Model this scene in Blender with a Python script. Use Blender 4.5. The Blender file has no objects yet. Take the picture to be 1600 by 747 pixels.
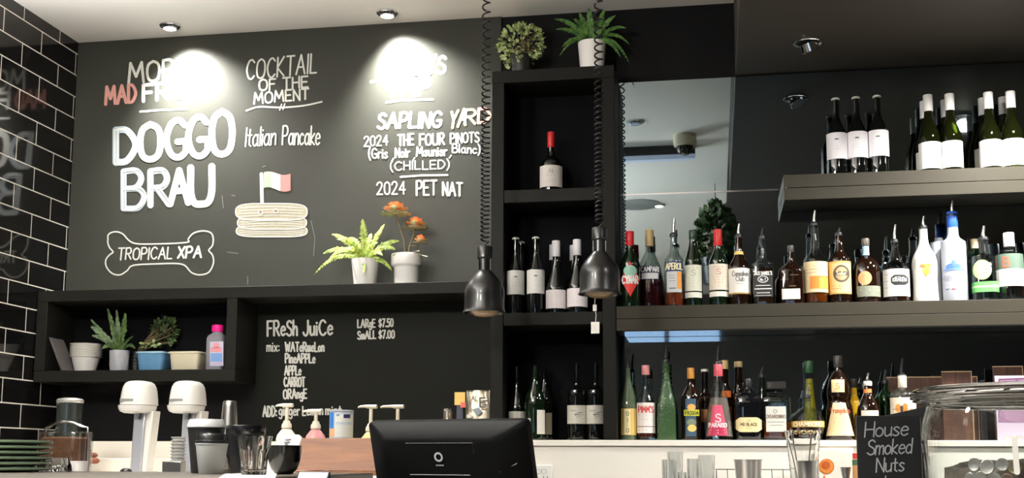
import bpy, math, random
import numpy as np
from mathutils import Vector
random.seed(7)
C = bpy.context.scene.collection
sc = bpy.context.scene

# ------------------------------------------------------------------ camera, world, exposure
F, PY, YAW, PIT, ROL = 1821.565, 489.417, 0.172984, 0.125851, 0.0039034
CAM = np.array([0.0, -4.4, 1.25])
_cy, _sy, _cp, _sp, _cr, _sr = math.cos(YAW), math.sin(YAW), math.cos(PIT), math.sin(PIT), math.cos(ROL), math.sin(ROL)
FW = np.array([-_sy * _cp, _cy * _cp, _sp]); RT = np.array([_cy, _sy, 0.0]); UP = np.cross(RT, FW)
RX = _cr * RT + _sr * UP; UY = -_sr * RT + _cr * UP
cam_d = bpy.data.cameras.new('camera'); cam = bpy.data.objects.new('camera', cam_d); C.objects.link(cam)
from mathutils import Matrix
cam.matrix_world = Matrix(((RX[0], UY[0], -FW[0], CAM[0]), (RX[1], UY[1], -FW[1], CAM[1]), (RX[2], UY[2], -FW[2], CAM[2]), (0, 0, 0, 1)))
cam_d.sensor_fit = 'HORIZONTAL'; cam_d.sensor_width = 36; cam_d.lens = F / 1600 * 36
cam_d.shift_y = (PY - 373.5) / 1600; cam_d.clip_start = 0.05
sc.camera = cam
w = bpy.data.worlds.new('daylight'); sc.world = w; w.use_nodes = True
w.node_tree.nodes['Background'].inputs[0].default_value = (0.55, 0.72, 1.0, 1); w.node_tree.nodes['Background'].inputs[1].default_value = 2.5
sc.view_settings.view_transform = 'Standard'; sc.view_settings.look = 'None'
sc.view_settings.exposure = 0.0; sc.view_settings.gamma = 1.0; sc.view_settings.use_curve_mapping = False
cy = sc.cycles
cy.use_denoising = True; cy.max_bounces = 14; cy.diffuse_bounces = 5; cy.glossy_bounces = 6; cy.transmission_bounces = 12; cy.transparent_max_bounces = 12
cy.caustics_reflective = False; cy.caustics_refractive = False; cy.sample_clamp_indirect = 4.0; cy.blur_glossy = 0.5

# lamp powers (W): the two ceiling downlights over the chalkboard, the bulkhead lamps over the bar, the room lamps; the rest drive added fill lamps
P_BOARD, P_BAR, P_BAR_FAR, P_ROOM, P_FRONT, P_LEFT, P_UP, E_FILL_GLOBE = 260.0, 190.0, 260.0, 420.0, 80.0, 20.0, 330.0, 170.0

# ------------------------------------------------------------------ geometry helpers
def un(px, py, Y):
    d = FW + RX * (px - 800) / F + UY * (PY - py) / F
    return CAM + (Y - CAM[1]) / d[1] * d
def mpp(px, py, Y):
    return float((un(px, py, Y) - CAM) @ FW) / F
def zat(px, py, Y): return float(un(px, py, Y)[2])
def xat(px, py, Y): return float(un(px, py, Y)[0])

class MB:
    """collects shapes, then links them as one mesh object"""
    def __init__(s): s.v = []; s.f = []; s.m = []; s.sm = []
    def add(s, vs, fs, m=0, smooth=True):
        o = len(s.v); s.v += [tuple(map(float, q)) for q in vs]
        for f in fs: s.f.append([i + o for i in f]); s.m.append(m); s.sm.append(smooth)
        return s
    def box(s, x0, x1, y0, y1, z0, z1, m=0):
        vs = [(x, y, z) for x in (x0, x1) for y in (y0, y1) for z in (z0, z1)]
        return s.add(vs, [(0, 1, 3, 2), (4, 6, 7, 5), (0, 4, 5, 1), (2, 3, 7, 6), (0, 2, 6, 4), (1, 5, 7, 3)], m, False)
    def rings(s, rings, m=0, smooth=True, cap0=True, cap1=True, closed=True):
        n = len(rings[0]); vs = [p for r in rings for p in r]; fs = []
        for i in range(len(rings) - 1):
            for j in range(n if closed else n - 1):
                k = (j + 1) % n
                fs.append((i * n + j, i * n + k, (i + 1) * n + k, (i + 1) * n + j))
        if cap0: fs.append(tuple(range(n - 1, -1, -1)))
        if cap1: fs.append(tuple((len(rings) - 1) * n + j for j in range(n)))
        return s.add(vs, fs, m, smooth)
    def lathe(s, prof, c=(0, 0, 0), n=28, m=0, cap0=True, cap1=True, smooth=True):
        rs = [[(c[0] + max(r, 1e-5) * math.cos(2 * math.pi * j / n), c[1] + max(r, 1e-5) * math.sin(2 * math.pi * j / n), c[2] + z) for j in range(n)] for r, z in prof]
        return s.rings(rs, m, smooth, cap0, cap1)
    def tube(s, path, r, n=8, m=0, closed=False):
        P = [Vector(p) for p in path]; R = r if isinstance(r, (list, tuple)) else [r] * len(P); rs = []
        t0 = (P[1] - P[0]).normalized(); a = Vector((0, 0, 1)) if abs(t0.z) < .9 else Vector((1, 0, 0))
        u = t0.cross(a).normalized()
        for i, p in enumerate(P):
            t = (P[min(i + 1, len(P) - 1)] - P[max(i - 1, 0)])
            if t.length < 1e-9: t = t0
            t.normalize(); u = (u - t * u.dot(t)).normalized(); v = t.cross(u)
            rs.append([p + (u * math.cos(2 * math.pi * j / n) + v * math.sin(2 * math.pi * j / n)) * R[i] for j in range(n)])
        return s.rings(rs, m, True)
    def ball(s, c, rx, ry=None, rz=None, n=16, k=10, m=0):
        ry = ry or rx; rz = rz or rx; rs = []
        for i in range(1, k):
            a = math.pi * i / k - math.pi / 2
            rs.append([(c[0] + rx * math.cos(a) * math.cos(2 * math.pi * j / n), c[1] + ry * math.cos(a) * math.sin(2 * math.pi * j / n), c[2] + rz * math.sin(a)) for j in range(n)])
        return s.rings(rs, m)
    def build(s, name, mats, parent=None, bevel=0, loc=None):
        me = bpy.data.meshes.new(name)
        off = np.array(parent_world(parent)) if parent is not None else (np.array(loc) if loc is not None else np.zeros(3))
        V = np.array(s.v, dtype=float) - off
        me.from_pydata([tuple(q) for q in V], [], s.f)
        for q in (mats if isinstance(mats, (list, tuple)) else [mats]): me.materials.append(q)
        me.polygons.foreach_set('material_index', s.m); me.polygons.foreach_set('use_smooth', s.sm)
        me.set_sharp_from_angle(angle=math.radians(38)); me.update()
        o = bpy.data.objects.new(name, me); C.objects.link(o)
        if parent is not None: o.parent = parent
        else: o.location = tuple(off)
        if bevel:
            b = o.modifiers.new('edge', 'BEVEL'); b.width = bevel; b.segments = 2; b.limit_method = 'ANGLE'; b.angle_limit = math.radians(50)
        return o
def parent_world(p):
    l = Vector((0, 0, 0))
    while p is not None: l = l + p.location; p = p.parent
    return l
def tag(o, label, cat, group=None):
    o['label'] = label; o['category'] = cat
    if group: o['group'] = group
    return o
def thing(name, loc, label, cat, group=None):
    o = bpy.data.objects.new(name, None); C.objects.link(o); o.location = tuple(map(float, loc)); o.empty_display_size = .05
    return tag(o, label, cat, group)
def struct(o): o['kind'] = 'structure'; return o

# ------------------------------------------------------------------ materials
def lin(c):
    return tuple(((x / 255) / 12.92 if x / 255 <= .04045 else ((x / 255 + .055) / 1.055) ** 2.4) for x in c)
_M = {}
def mat(name, rgb=(128, 128, 128), rough=.5, metal=0, trans=0, ior=1.45, emit=0, spec=.5, var=0, scale=40, bump=0, coat=0, sss=0, alpha=1):
    if name in _M: return _M[name]
    m = bpy.data.materials.new(name); m.use_nodes = True; nt = m.node_tree; b = nt.nodes['Principled BSDF']
    col = lin(rgb) + (1,)
    b.inputs['Base Color'].default_value = col; b.inputs['Roughness'].default_value = rough; b.inputs['Metallic'].default_value = metal
    b.inputs['Transmission Weight'].default_value = trans; b.inputs['IOR'].default_value = ior; b.inputs['Specular IOR Level'].default_value = spec
    b.inputs['Coat Weight'].default_value = coat; b.inputs['Alpha'].default_value = alpha
    if emit: b.inputs['Emission Color'].default_value = col; b.inputs['Emission Strength'].default_value = emit
    if var or bump:
        tc = nt.nodes.new('ShaderNodeTexCoord'); nz = nt.nodes.new('ShaderNodeTexNoise'); nz.inputs['Scale'].default_value = scale; nz.inputs['Detail'].default_value = 5
        nt.links.new(tc.outputs['Object'], nz.inputs['Vector'])
        if var:
            mx = nt.nodes.new('ShaderNodeMix'); mx.data_type = 'RGBA'
            mx.inputs[6].default_value = tuple(x * (1 - var) for x in col[:3]) + (1,); mx.inputs[7].default_value = tuple(min(1, x * (1 + var)) for x in col[:3]) + (1,)
            nt.links.new(nz.outputs['Fac'], mx.inputs[0]); nt.links.new(mx.outputs[2], b.inputs['Base Color'])
        if bump:
            bp = nt.nodes.new('ShaderNodeBump'); bp.inputs['Strength'].default_value = bump; bp.inputs['Distance'].default_value = .002
            nt.links.new(nz.outputs['Fac'], bp.inputs['Height']); nt.links.new(bp.outputs[0], b.inputs['Normal'])
    _M[name] = m; return m
def col(rgb, rough=.5, **k):
    return mat('paint %d %d %d %.2f' % (*rgb, rough) + ''.join(sorted(k)), rgb, rough, **k)
def wood(name, dark, light, sx=2, sy=26, sz=26, rough=.5):
    m = mat(name, dark, rough); nt = m.node_tree; b = nt.nodes['Principled BSDF']
    tc = nt.nodes.new('ShaderNodeTexCoord'); mp = nt.nodes.new('ShaderNodeMapping'); mp.inputs['Scale'].default_value = (sx, sy, sz)
    nz = nt.nodes.new('ShaderNodeTexNoise'); nz.inputs['Scale'].default_value = 1.5; nz.inputs['Detail'].default_value = 6; nz.inputs['Distortion'].default_value = .8
    cr = nt.nodes.new('ShaderNodeValToRGB'); cr.color_ramp.elements[0].color = lin(dark) + (1,); cr.color_ramp.elements[0].position = .3
    cr.color_ramp.elements[1].color = lin(light) + (1,); cr.color_ramp.elements[1].position = .7
    nt.links.new(tc.outputs['Object'], mp.inputs[0]); nt.links.new(mp.outputs[0], nz.inputs['Vector']); nt.links.new(nz.outputs['Fac'], cr.inputs[0]); nt.links.new(cr.outputs[0], b.inputs['Base Color'])
    return m

M_CEIL = mat('white ceiling paint', (236, 233, 228), .8, var=.02, scale=8)
M_BLACKW = mat('black wall paint', (21, 21, 22), .5, var=.12, scale=5, spec=.06)
M_BOARD = mat('chalkboard paint', (50, 51, 46), .5, var=.14, scale=4, bump=.03, spec=.15)
M_SHELF = mat('dark shelf laminate', (25, 25, 22), .45, var=.06, scale=12, spec=.07)
M_SHELFR = mat('taupe shelf laminate', (56, 53, 45), .45, var=.06, scale=12, spec=.15)
M_BULK = mat('dark bulkhead paint', (54, 48, 40), .6, var=.05, scale=6)
M_WHITE = mat('cream bench laminate', (238, 233, 222), .45, var=.02, scale=10)
M_FLOOR = mat('pale timber floor', (236, 224, 204), .5, var=.15, scale=3)  # unseen floor, made pale to bounce light up to the ceiling
M_ROOM = mat('room plaster', (66, 65, 64), .7, var=.05, scale=4)
M_CHROME = mat('chrome', (225, 225, 228), .12, metal=1)
M_STEEL = mat('brushed steel', (190, 188, 184), .28, metal=1, var=.05, scale=60)
M_BLACKP = mat('black plastic', (22, 23, 25), .38)
M_BLACKM = mat('black enamel metal', (20, 20, 20), .34, coat=.15)
M_CHALK = mat('white chalk', (200, 200, 194), .9, var=.1, scale=90)
M_MIRROR = mat('smoked mirror', (156, 171, 178), .015, metal=1, var=.03, scale=5)
M_STONE = mat('grey stone counter', (96, 91, 84), .35, var=.3, scale=90)
M_GLASS = mat('clear glass', (252, 253, 252), 0.0, trans=1, ior=1.45)
M_PANE = mat('window glass', (250, 252, 252), 0.0, trans=1, ior=1.02)
M_CERAM = mat('white ceramic', (235, 233, 228), .25, coat=.3)
M_WOOD = wood('oak front', (88, 50, 27), (122, 78, 45), 3, 3, 30)
M_DWOOD = wood('dark walnut', (50, 30, 22), (82, 54, 40), 40, 40, 4)
M_SOIL = mat('potting soil', (40, 30, 22), .9, var=.3, scale=90)
def thin_glass(name, rgb, bump=0):
    if name in _M: return _M[name]
    m = bpy.data.materials.new(name); m.use_nodes = True; nt = m.node_tree; nt.nodes.remove(nt.nodes['Principled BSDF'])
    tr = nt.nodes.new('ShaderNodeBsdfTransparent'); tr.inputs[0].default_value = lin(rgb) + (1,)
    gl = nt.nodes.new('ShaderNodeBsdfGlossy'); gl.inputs['Roughness'].default_value = .02; gl.inputs[0].default_value = (1, 1, 1, 1)
    fr = nt.nodes.new('ShaderNodeFresnel'); ge = nt.nodes.new('ShaderNodeNewGeometry'); rm = nt.nodes.new('ShaderNodeMapRange'); rm.inputs['To Min'].default_value = 1.5; rm.inputs['To Max'].default_value = 1 / 1.5; nt.links.new(ge.outputs['Backfacing'], rm.inputs[0]); nt.links.new(rm.outputs[0], fr.inputs[0]); mx = nt.nodes.new('ShaderNodeMixShader')
    L = nt.links.new; L(fr.outputs[0], mx.inputs[0]); L(tr.outputs[0], mx.inputs[1]); L(gl.outputs[0], mx.inputs[2]); L(mx.outputs[0], nt.nodes['Material Output'].inputs[0])
    if bump:
        nz = nt.nodes.new('ShaderNodeTexNoise'); nz.inputs['Scale'].default_value = 140; bp = nt.nodes.new('ShaderNodeBump'); bp.inputs['Strength'].default_value = bump; bp.inputs['Distance'].default_value = .004
        tc = nt.nodes.new('ShaderNodeTexCoord'); L(tc.outputs['Object'], nz.inputs['Vector']); L(nz.outputs['Fac'], bp.inputs['Height']); L(bp.outputs[0], gl.inputs['Normal']); L(bp.outputs[0], fr.inputs['Normal'])
    _M[name] = m; return m
def lampmat(name, rgb, e): return mat(name, rgb, .4, emit=e)

# tiles on the left wall
def tile_material():
    m = bpy.data.materials.new('black subway tiles'); m.use_nodes = True; nt = m.node_tree; b = nt.nodes['Principled BSDF']
    tc = nt.nodes.new('ShaderNodeTexCoord'); sp = nt.nodes.new('ShaderNodeSeparateXYZ'); cb = nt.nodes.new('ShaderNodeCombineXYZ')
    mu = nt.nodes.new('ShaderNodeMath'); mu.operation = 'MULTIPLY_ADD'; mu.inputs[1].default_value = -1; mu.inputs[2].default_value = -.024 + .5 * .2535 + .2535 * 4
    ad = nt.nodes.new('ShaderNodeMath'); ad.operation = 'ADD'; ad.inputs[1].default_value = -.0575
    br = nt.nodes.new('ShaderNodeTexBrick'); br.offset = .5; br.offset_frequency = 2; br.squash = 1
    br.inputs['Scale'].default_value = 1; br.inputs['Brick Width'].default_value = .2535; br.inputs['Row Height'].default_value = .0935
    br.inputs['Mortar Size'].default_value = .0024; br.inputs['Mortar Smooth'].default_value = .1; br.inputs['Bias'].default_value = 0
    br.inputs['Color1'].default_value = (.004, .004, .0045, 1); br.inputs['Color2'].default_value = (.006, .0055, .005, 1); br.inputs['Mortar'].default_value = lin((214, 208, 198)) + (1,)
    rr = nt.nodes.new('ShaderNodeMapRange'); rr.inputs['To Min'].default_value = .06; rr.inputs['To Max'].default_value = .7
    bp = nt.nodes.new('ShaderNodeBump'); bp.inputs['Strength'].default_value = .4; bp.inputs['Distance'].default_value = .002; bp.invert = True
    L = nt.links.new
    L(tc.outputs['Object'], sp.inputs[0]); L(sp.outputs[1], mu.inputs[0]); L(sp.outputs[2], ad.inputs[0]); L(mu.outputs[0], cb.inputs[0]); L(ad.outputs[0], cb.inputs[1])
    L(cb.outputs[0], br.inputs['Vector']); L(br.outputs['Color'], b.inputs['Base Color']); L(br.outputs['Fac'], rr.inputs[0]); L(rr.outputs[0], b.inputs['Roughness'])
    L(br.outputs['Fac'], bp.inputs['Height']); L(bp.outputs[0], b.inputs['Normal'])
    return m

# ------------------------------------------------------------------ the room
XL, ZC, ZB, YB = -2.645, 3.008, 2.715, -8.0
struct(MB().box(XL - .15, 4.15, 0, .15, 0, 3.2).build('wall_back', M_BLACKW))
struct(MB().box(XL - .15, XL, YB, 0, 0, 3.2).build('wall_left', tile_material()))
struct(MB().box(4.0, 4.15, YB, 0, 0, 3.2).build('wall_right', M_ROOM))
struct(MB().box(XL, 4.0, YB, 0, -.1, 0).build('floor', M_FLOOR))
struct(MB().box(XL, .096, YB, 0, ZC, 3.2).build('ceiling', M_CEIL))
struct(MB().box(.096, 4.0, YB, -2.0, ZC, 3.2).build('ceiling_bar', M_BULK))
struct(MB().box(.096, 4.0, -2.0, 0, ZB, 3.2).build('ceiling_bulkhead', M_BULK, bevel=.003))
# shopfront wall behind the camera with two windows
fw_ = MB()
fw_.box(XL - .15, 4.15, YB - .15, YB, 0, .25).box(-1.2, 4.15, YB - .15, YB, 1.5, 3.2).box(XL - .15, -1.2, YB - .15, YB, 2.45, 3.2)
for a, b, h in ((XL - .15, -2.4, 2.45), (-1.2, -1.1, 1.5), (.1, 4.15, 1.5)): fw_.box(a, b, YB - .15, YB, .25, h)
struct(fw_.build('wall_front', M_ROOM))
for k, (a, b) in enumerate(((-2.4, -1.2), (-1.1, .1)), 1):
    fr = MB(); m = (a + b) / 2; h = 2.45 if k == 1 else 1.5
    for x0, x1, z0, z1 in ((a, b, .25, .3), (a, b, h - .05, h), (a, a + .05, .3, h - .05), (b - .05, b, .3, h - .05), (m - .025, m + .025, .3, h - .05)): fr.box(x0, x1, YB - .1, YB - .04, z0, z1)
    wo = struct(fr.build('window_%d' % k, M_BLACKM))
    MB().box(a + .05, b - .05, YB - .075, YB - .068, .3, h - .05).build('window_pane', M_PANE, wo)

# ------------------------------------------------------------------ chalk writing: a stroke alphabet
G = {
 'A': (.7, '0,0 .35,1 .7,0|.12,.38 .58,.38'), 'B': (.56, '0,0 0,1|~0,1 .35,1 .5,.78 .35,.55 0,.53|~0,.53 .42,.5 .58,.27 .4,0 0,0'),
 'C': (.62, '~.6,.85 .4,1 .15,.9 0,.5 .15,.1 .4,0 .62,.15'), 'D': (.6, '0,0 0,1|~0,1 .35,.95 .6,.5 .35,.05 0,0'),
 'E': (.52, '.5,1 0,1 0,0 .52,0|0,.52 .42,.52'), 'F': (.5, '.5,1 0,1 0,0|0,.52 .4,.52'),
 'G': (.64, '~.6,.85 .4,1 .15,.9 0,.5 .15,.1 .4,0 .62,.15 .62,.42|.36,.42 .64,.42'), 'H': (.55, '0,0 0,1|.55,0 .55,1|0,.5 .55,.5'),
 'I': (.06, '.03,0 .03,1'), 'J': (.45, '~.45,1 .45,.3 .3,0 .1,.03 0,.2'), 'K': (.55, '0,0 0,1|.5,1 0,.45 .55,0'), 'L': (.48, '0,1 0,0 .48,0'),
 'M': (.8, '0,0 .1,1 .4,.3 .7,1 .8,0'), 'N': (.55, '0,0 0,1 .55,0 .55,1'), 'O': (.66, '~.33,1 .08,.85 0,.5 .08,.12 .33,0 .58,.12 .66,.5 .58,.85 .33,1'),
 'P': (.54, '0,0 0,1|~0,1 .38,1 .54,.75 .38,.5 0,.47'), 'R': (.56, '0,0 0,1|~0,1 .38,1 .52,.76 .38,.53 0,.5|.2,.5 .56,0'),
 'S': (.5, '~.5,.87 .3,1 .06,.88 .08,.65 .28,.52 .48,.38 .5,.12 .25,0 0,.13'), 'T': (.6, '0,1 .6,1|.3,1 .3,0'),
 'U': (.6, '~0,1 0,.35 .1,.05 .3,0 .5,.05 .6,.35 .6,1'), 'V': (.6, '0,1 .3,0 .6,1'), 'W': (.85, '0,1 .2,0 .42,.75 .64,0 .85,1'), 'X': (.55, '0,0 .55,1|0,1 .55,0'),
 'Y': (.6, '0,1 .3,.48 .6,1|.3,.48 .3,0'), 'Z': (.58, '0,1 .55,1 0,0 .58,0'),
 'a': (.5, '~.42,.5 .22,.6 .03,.4 .03,.15 .2,0 .42,.15|.43,.6 .43,.05 .5,0'), 'b': (.42, '0,1 0,0|~0,.4 .2,.6 .42,.45 .42,.15 .2,0 0,.12'),
 'c': (.42, '~.4,.5 .22,.6 .03,.4 .03,.15 .2,0 .42,.1'), 'd': (.44, '.43,1 .43,0|~.43,.45 .22,.6 .03,.4 .03,.15 .2,0 .43,.15'),
 'e': (.42, '~.03,.33 .42,.36 .36,.55 .2,.6 .03,.42 .03,.15 .2,0 .42,.1'), 'f': (.35, '~.35,.95 .2,1 .13,.8 .13,0|0,.58 .3,.58'),
 'g': (.44, '~.42,.5 .22,.6 .03,.4 .05,.15 .22,.05 .42,.2|~.43,.6 .43,-.15 .25,-.32 .03,-.22'), 'h': (.4, '0,1 0,0|~0,.35 .2,.6 .38,.5 .4,0'),
 'i': (.05, '.02,.6 .02,0|.02,.8 .02,.84'), 'k': (.4, '0,1 0,0|.38,.6 0,.25 .4,0'), 'l': (.05, '.02,1 .02,0'),
 'm': (.6, '0,.6 0,0|~0,.4 .15,.6 .28,.5 .3,0|~.3,.4 .45,.6 .58,.5 .6,0'), 'n': (.4, '0,.6 0,0|~0,.35 .2,.6 .38,.5 .4,0'),
 'o': (.42, '~.2,.6 .02,.45 .02,.15 .2,0 .4,.15 .4,.45 .2,.6'), 'p': (.42, '0,.6 0,-.35|~0,.45 .2,.6 .42,.45 .42,.15 .2,0 0,.12'),
 'r': (.33, '0,.6 0,0|~0,.35 .15,.58 .33,.58'), 's': (.35, '~.35,.52 .18,.6 .03,.47 .18,.32 .35,.15 .18,0 0,.08'), 't': (.32, '.15,.9 .15,.1 .3,0|0,.6 .32,.6'),
 'u': (.4, '~0,.6 .02,.15 .15,0 .38,.15|.4,.6 .4,0'), 'w': (.55, '0,.6 .13,0 .27,.45 .42,0 .55,.6'), 'y': (.4, '0,.6 .2,.1|.4,.6 .1,-.3'), 'x': (.4, '0,.6 .4,0|0,0 .4,.6'),
 '0': (.5, '~.25,1 .05,.85 0,.5 .05,.12 .25,0 .45,.12 .5,.5 .45,.85 .25,1'), '1': (.2, '0,.8 .15,1 .15,0'), '2': (.52, '~0,.78 .12,.98 .35,1 .48,.78 .3,.4 0,0|0,0 .52,0'),
 '4': (.55, '.4,0 .4,1 0,.35 .55,.35'), '5': (.48, '.45,1 .08,1 .05,.58|~.05,.58 .3,.62 .48,.4 .4,.1 .2,0 0,.1'), '7': (.5, '0,1 .5,1 .15,0'), '9': (.45, '~.43,.7 .25,1 .03,.8 .1,.5 .43,.65|.43,.75 .38,0'),
 '$': (.5, '~.5,.82 .3,.92 .06,.82 .08,.63 .28,.5 .48,.38 .5,.18 .25,.08 0,.18|.25,1.05 .25,-.05'),
 '(': (.2, '~.2,1.15 .03,.75 .03,.25 .2,-.2'), ')': (.2, '~0,1.15 .17,.75 .17,.25 0,-.2'), ',': (.1, '.1,.1 0,-.2'), "'": (.08, '.08,1.1 0,.85'), '.': (.06, '.03,0 .03,.06'),
 ':': (.06, '.03,.1 .03,.16|.03,.5 .03,.56'), '-': (.4, '0,.45 .4,.45'), '=': (.3, '0,.3 .3,.3|0,.6 .3,.6'), '&': (.6, '~.6,0 .1,.75 .3,1 .45,.8 0,.25 .2,0 .6,.4'),
}
def smooth_path(p, k=6):
    if len(p) < 3: return p
    P = [np.array(q, float) for q in p]; P = [2 * P[0] - P[1]] + P + [2 * P[-1] - P[-2]]; out = []
    for i in range(1, len(P) - 2):
        for j in range(k):
            t = j / k; a, b, c, d = P[i - 1], P[i], P[i + 1], P[i + 2]
            out.append(.5 * (2 * b + (c - a) * t + (2 * a - 5 * b + 4 * c - d) * t * t + (3 * b - a - 3 * c + d) * t ** 3))
    out.append(P[-2]); return [tuple(q) for q in out]
def text_strokes(s, gap=.2, space=.42):
    x = 0; out = []
    for ch in s:
        if ch == ' ': x += space; continue
        wd, d = G[ch]
        for st in d.split('|'):
            sm = st.startswith('~'); pts = [tuple(map(float, q.split(','))) for q in st.lstrip('~').split()]
            if sm: pts = smooth_path(pts)
            out.append([(x + a, b) for a, b in pts])
        x += wd + gap
    return out, x - gap
_rb = [0]
def ribbon(mb, pts, wd, fn, m=0):
    """flat stroke of width wd along 2D points, laid on the surface by fn(u, v, lift)"""
    h = wd / 2; P = [pts[0]]
    for q in pts[1:]:
        if math.hypot(q[0] - P[-1][0], q[1] - P[-1][1]) > 1e-4 + wd * .05: P.append(q)
    if len(pts) > 3 and pts[0] == pts[-1] and len(P) > 3 and P[-1] != P[0]: P[-1] = P[0]
    if len(P) < 2: P = [pts[0], (pts[0][0] + wd * .2, pts[0][1])]
    runs = [[P[0]]]
    for i in range(1, len(P)):
        runs[-1].append(P[i])
        if i < len(P) - 1:
            a = math.atan2(P[i][1] - P[i - 1][1], P[i][0] - P[i - 1][0]); b = math.atan2(P[i + 1][1] - P[i][1], P[i + 1][0] - P[i][0])
            if abs((b - a + math.pi) % (2 * math.pi) - math.pi) > 1.0: runs.append([P[i]])
    closed = len(runs) == 1 and len(P) > 4 and math.hypot(P[0][0] - P[-1][0], P[0][1] - P[-1][1]) < .02 * wd + 1e-6
    for R in runs:
        _rb[0] += 1; e = (_rb[0] % 40) * 1.6e-5
        n = len(R); N = []
        for i in range(n):
            d = np.array(R[min(i + 1, n - 1)]) - np.array(R[max(i - 1, 0)]) if not closed or 0 < i < n - 1 else np.array(R[1]) - np.array(R[-2]); d = d / np.hypot(*d); N.append(d)
        left, right = [], []
        for i in range(n):
            d = N[i]; p = np.array(R[i], float); nn = np.array([-d[1], d[0]])
            if i == 0 and not closed:
                left += [p - d * h * .9 + nn * h * .45, p - d * h * .35 + nn * h * .92]; right += [p - d * h * .9 - nn * h * .45, p - d * h * .35 - nn * h * .92]
            left.append(p + nn * h); right.append(p - nn * h)
            if i == n - 1 and not closed:
                left += [p + d * h * .35 + nn * h * .92, p + d * h * .9 + nn * h * .45]; right += [p + d * h * .35 - nn * h * .92, p + d * h * .9 - nn * h * .45]
        vs = [fn(q[0], q[1], e) for q in left] + [fn(q[0], q[1], e) for q in right]; k = len(left)
        mb.add(vs, [(i, i + 1, k + i + 1, k + i) for i in range(k - 1)], m, False)
def px_text(mb, s, x0, y0, x1, y1, h, lw, fn, m=0, gap=.2, slant=0, jit=0):
    st, W = text_strokes(s, gap)
    if fn is globals().get('fb') and lw < 4: lw *= .88
    for p in st:
        j = random.uniform(-jit, jit) * h
        q = [(x0 + (u / W) * (x1 - x0) + slant * v * h, y0 + (u / W) * (y1 - y0) - v * h + j) for u, v in p]
        ribbon(mb, q, lw, fn, m)
def on_plane(Y): return lambda a, b, e=0: un(a, b, Y - e)
def poly(mb, pts, fn, m=0): mb.add([fn(*p) for p in pts], [tuple(range(len(pts)))], m, False)

chalk_pink = mat('pink chalk', (206, 148, 138), .9, var=.08, scale=90); chalk_yel = mat('yellow chalk', (212, 202, 146), .9, var=.08, scale=90)
chalk_blue = mat('grey blue chalk', (160, 172, 178), .9, var=.15, scale=60); chalk_cream = mat('cream chalk', (160, 154, 134), .9, var=.2, scale=60)
chalk_green = mat('green chalk', (150, 170, 146), .9, var=.12, scale=60); chalk_red = mat('red chalk', (184, 124, 120), .9, var=.12, scale=60); chalk_dark = mat('dark chalk line', (120, 118, 108), .9)

BY = -.012
board = thing('chalkboard', (-1.73, 0, ZB - .8), 'wide black chalkboard wall with white chalk beer and wine menu above the dark ledge', 'chalkboard')
MB().box(XL + .001, -.815, BY, -.0005, 1.911, ZC - .001).build('board_panel', M_BOARD, board)
fb = on_plane(BY - .001); fb2 = on_plane(BY - .0018); fb3 = on_plane(BY - .0026)
mb = MB()
px_text(mb, 'MORE', 201, 130, 292, 122, 31, 4.2, fb); px_text(mb, 'FROM', 224, 158, 318, 150, 25, 5.5, fb); ribbon(mb, [(219, 174.5), (250, 172), (292, 170.5)], 3, fb)
px_text(mb, 'MAD', 165, 163, 212, 159, 27, 5, fb, 1)
mb.build('chalk_lettering', [M_CHALK, chalk_pink], board)['label'] = 'chalk heading washed out by the left downlight'
mb = MB()
for ch, x0, yt, x1, yb, lw in (('D', 181, 203, 212, 254, 10.5), ('O', 219, 195, 251, 250, 10), ('G', 260, 189, 291, 247, 10), ('G', 294, 184, 325, 245, 10), ('O', 331, 175, 363, 242, 10.5),
                               ('B', 193, 268, 224, 326, 9.5), ('R', 235, 268, 263, 321, 10), ('A', 266, 267, 294, 319, 10), ('U', 298, 262, 331, 320, 11)):
    px_text(mb, ch, x0, yb, x1, yb - 2, yb - yt, lw, fb, 1 if ch in 'DB' or (ch == 'R') else 0)
for ch, x0, yt, x1, yb in (('D', 181, 203, 212, 254), ('B', 193, 268, 224, 326), ('R', 235, 268, 263, 321)):
    px_text(mb, ch, x0 - 2, yb + 2, x1 - 2, yb, yb - yt + 2, 2.2, fb2, 0); px_text(mb, ch, x0 + 3, yb - 1, x1 + 3, yb - 3, yb - yt + 1, 1.6, fb2, 0)
mb.build('chalk_lettering', [M_CHALK, chalk_blue], board)['label'] = 'fat white chalk block letters in two rows'
mb = MB(); s5 = 3.1125
bone = [(525, 480), (526, 458), (545, 445), (572, 443), (600, 455), (625, 483), (660, 500), (740, 502), (905, 495), (915, 478), (940, 450), (985, 438), (1025, 447), (1037, 475), (1033, 510), (1015, 533), (1033, 555), (1038, 595), (1015, 640), (970, 652), (930, 640), (900, 607), (860, 597), (780, 598), (650, 605), (620, 630), (585, 652), (545, 645), (517, 612), (515, 578), (535, 553), (550, 541), (533, 520), (524, 495), (525, 480)]
ribbon(mb, smooth_path([(a / s5, 220 + b / s5) for a, b in bone], 3), 2.2, fb)
px_text(mb, 'TROPICAL', 184, 406, 268, 404, 18, 2.6, fb, slant=.1, jit=.04); px_text(mb, 'XPA', 278, 403, 314, 402, 17, 3.8, fb, slant=.1)
mb.build('chalk_drawing', M_CHALK, board)['label'] = 'chalk dog bone outline around two words'
mb = MB()
px_text(mb, 'COCKTAIL', 385, 124, 494, 114, 30, 3, fb, slant=.05, jit=.02); px_text(mb, 'OF THE', 405, 142, 481, 136, 17, 3.2, fb, jit=.03); px_text(mb, 'MOMENT', 397, 162, 482, 155, 17, 3.2, fb, jit=.03)
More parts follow.
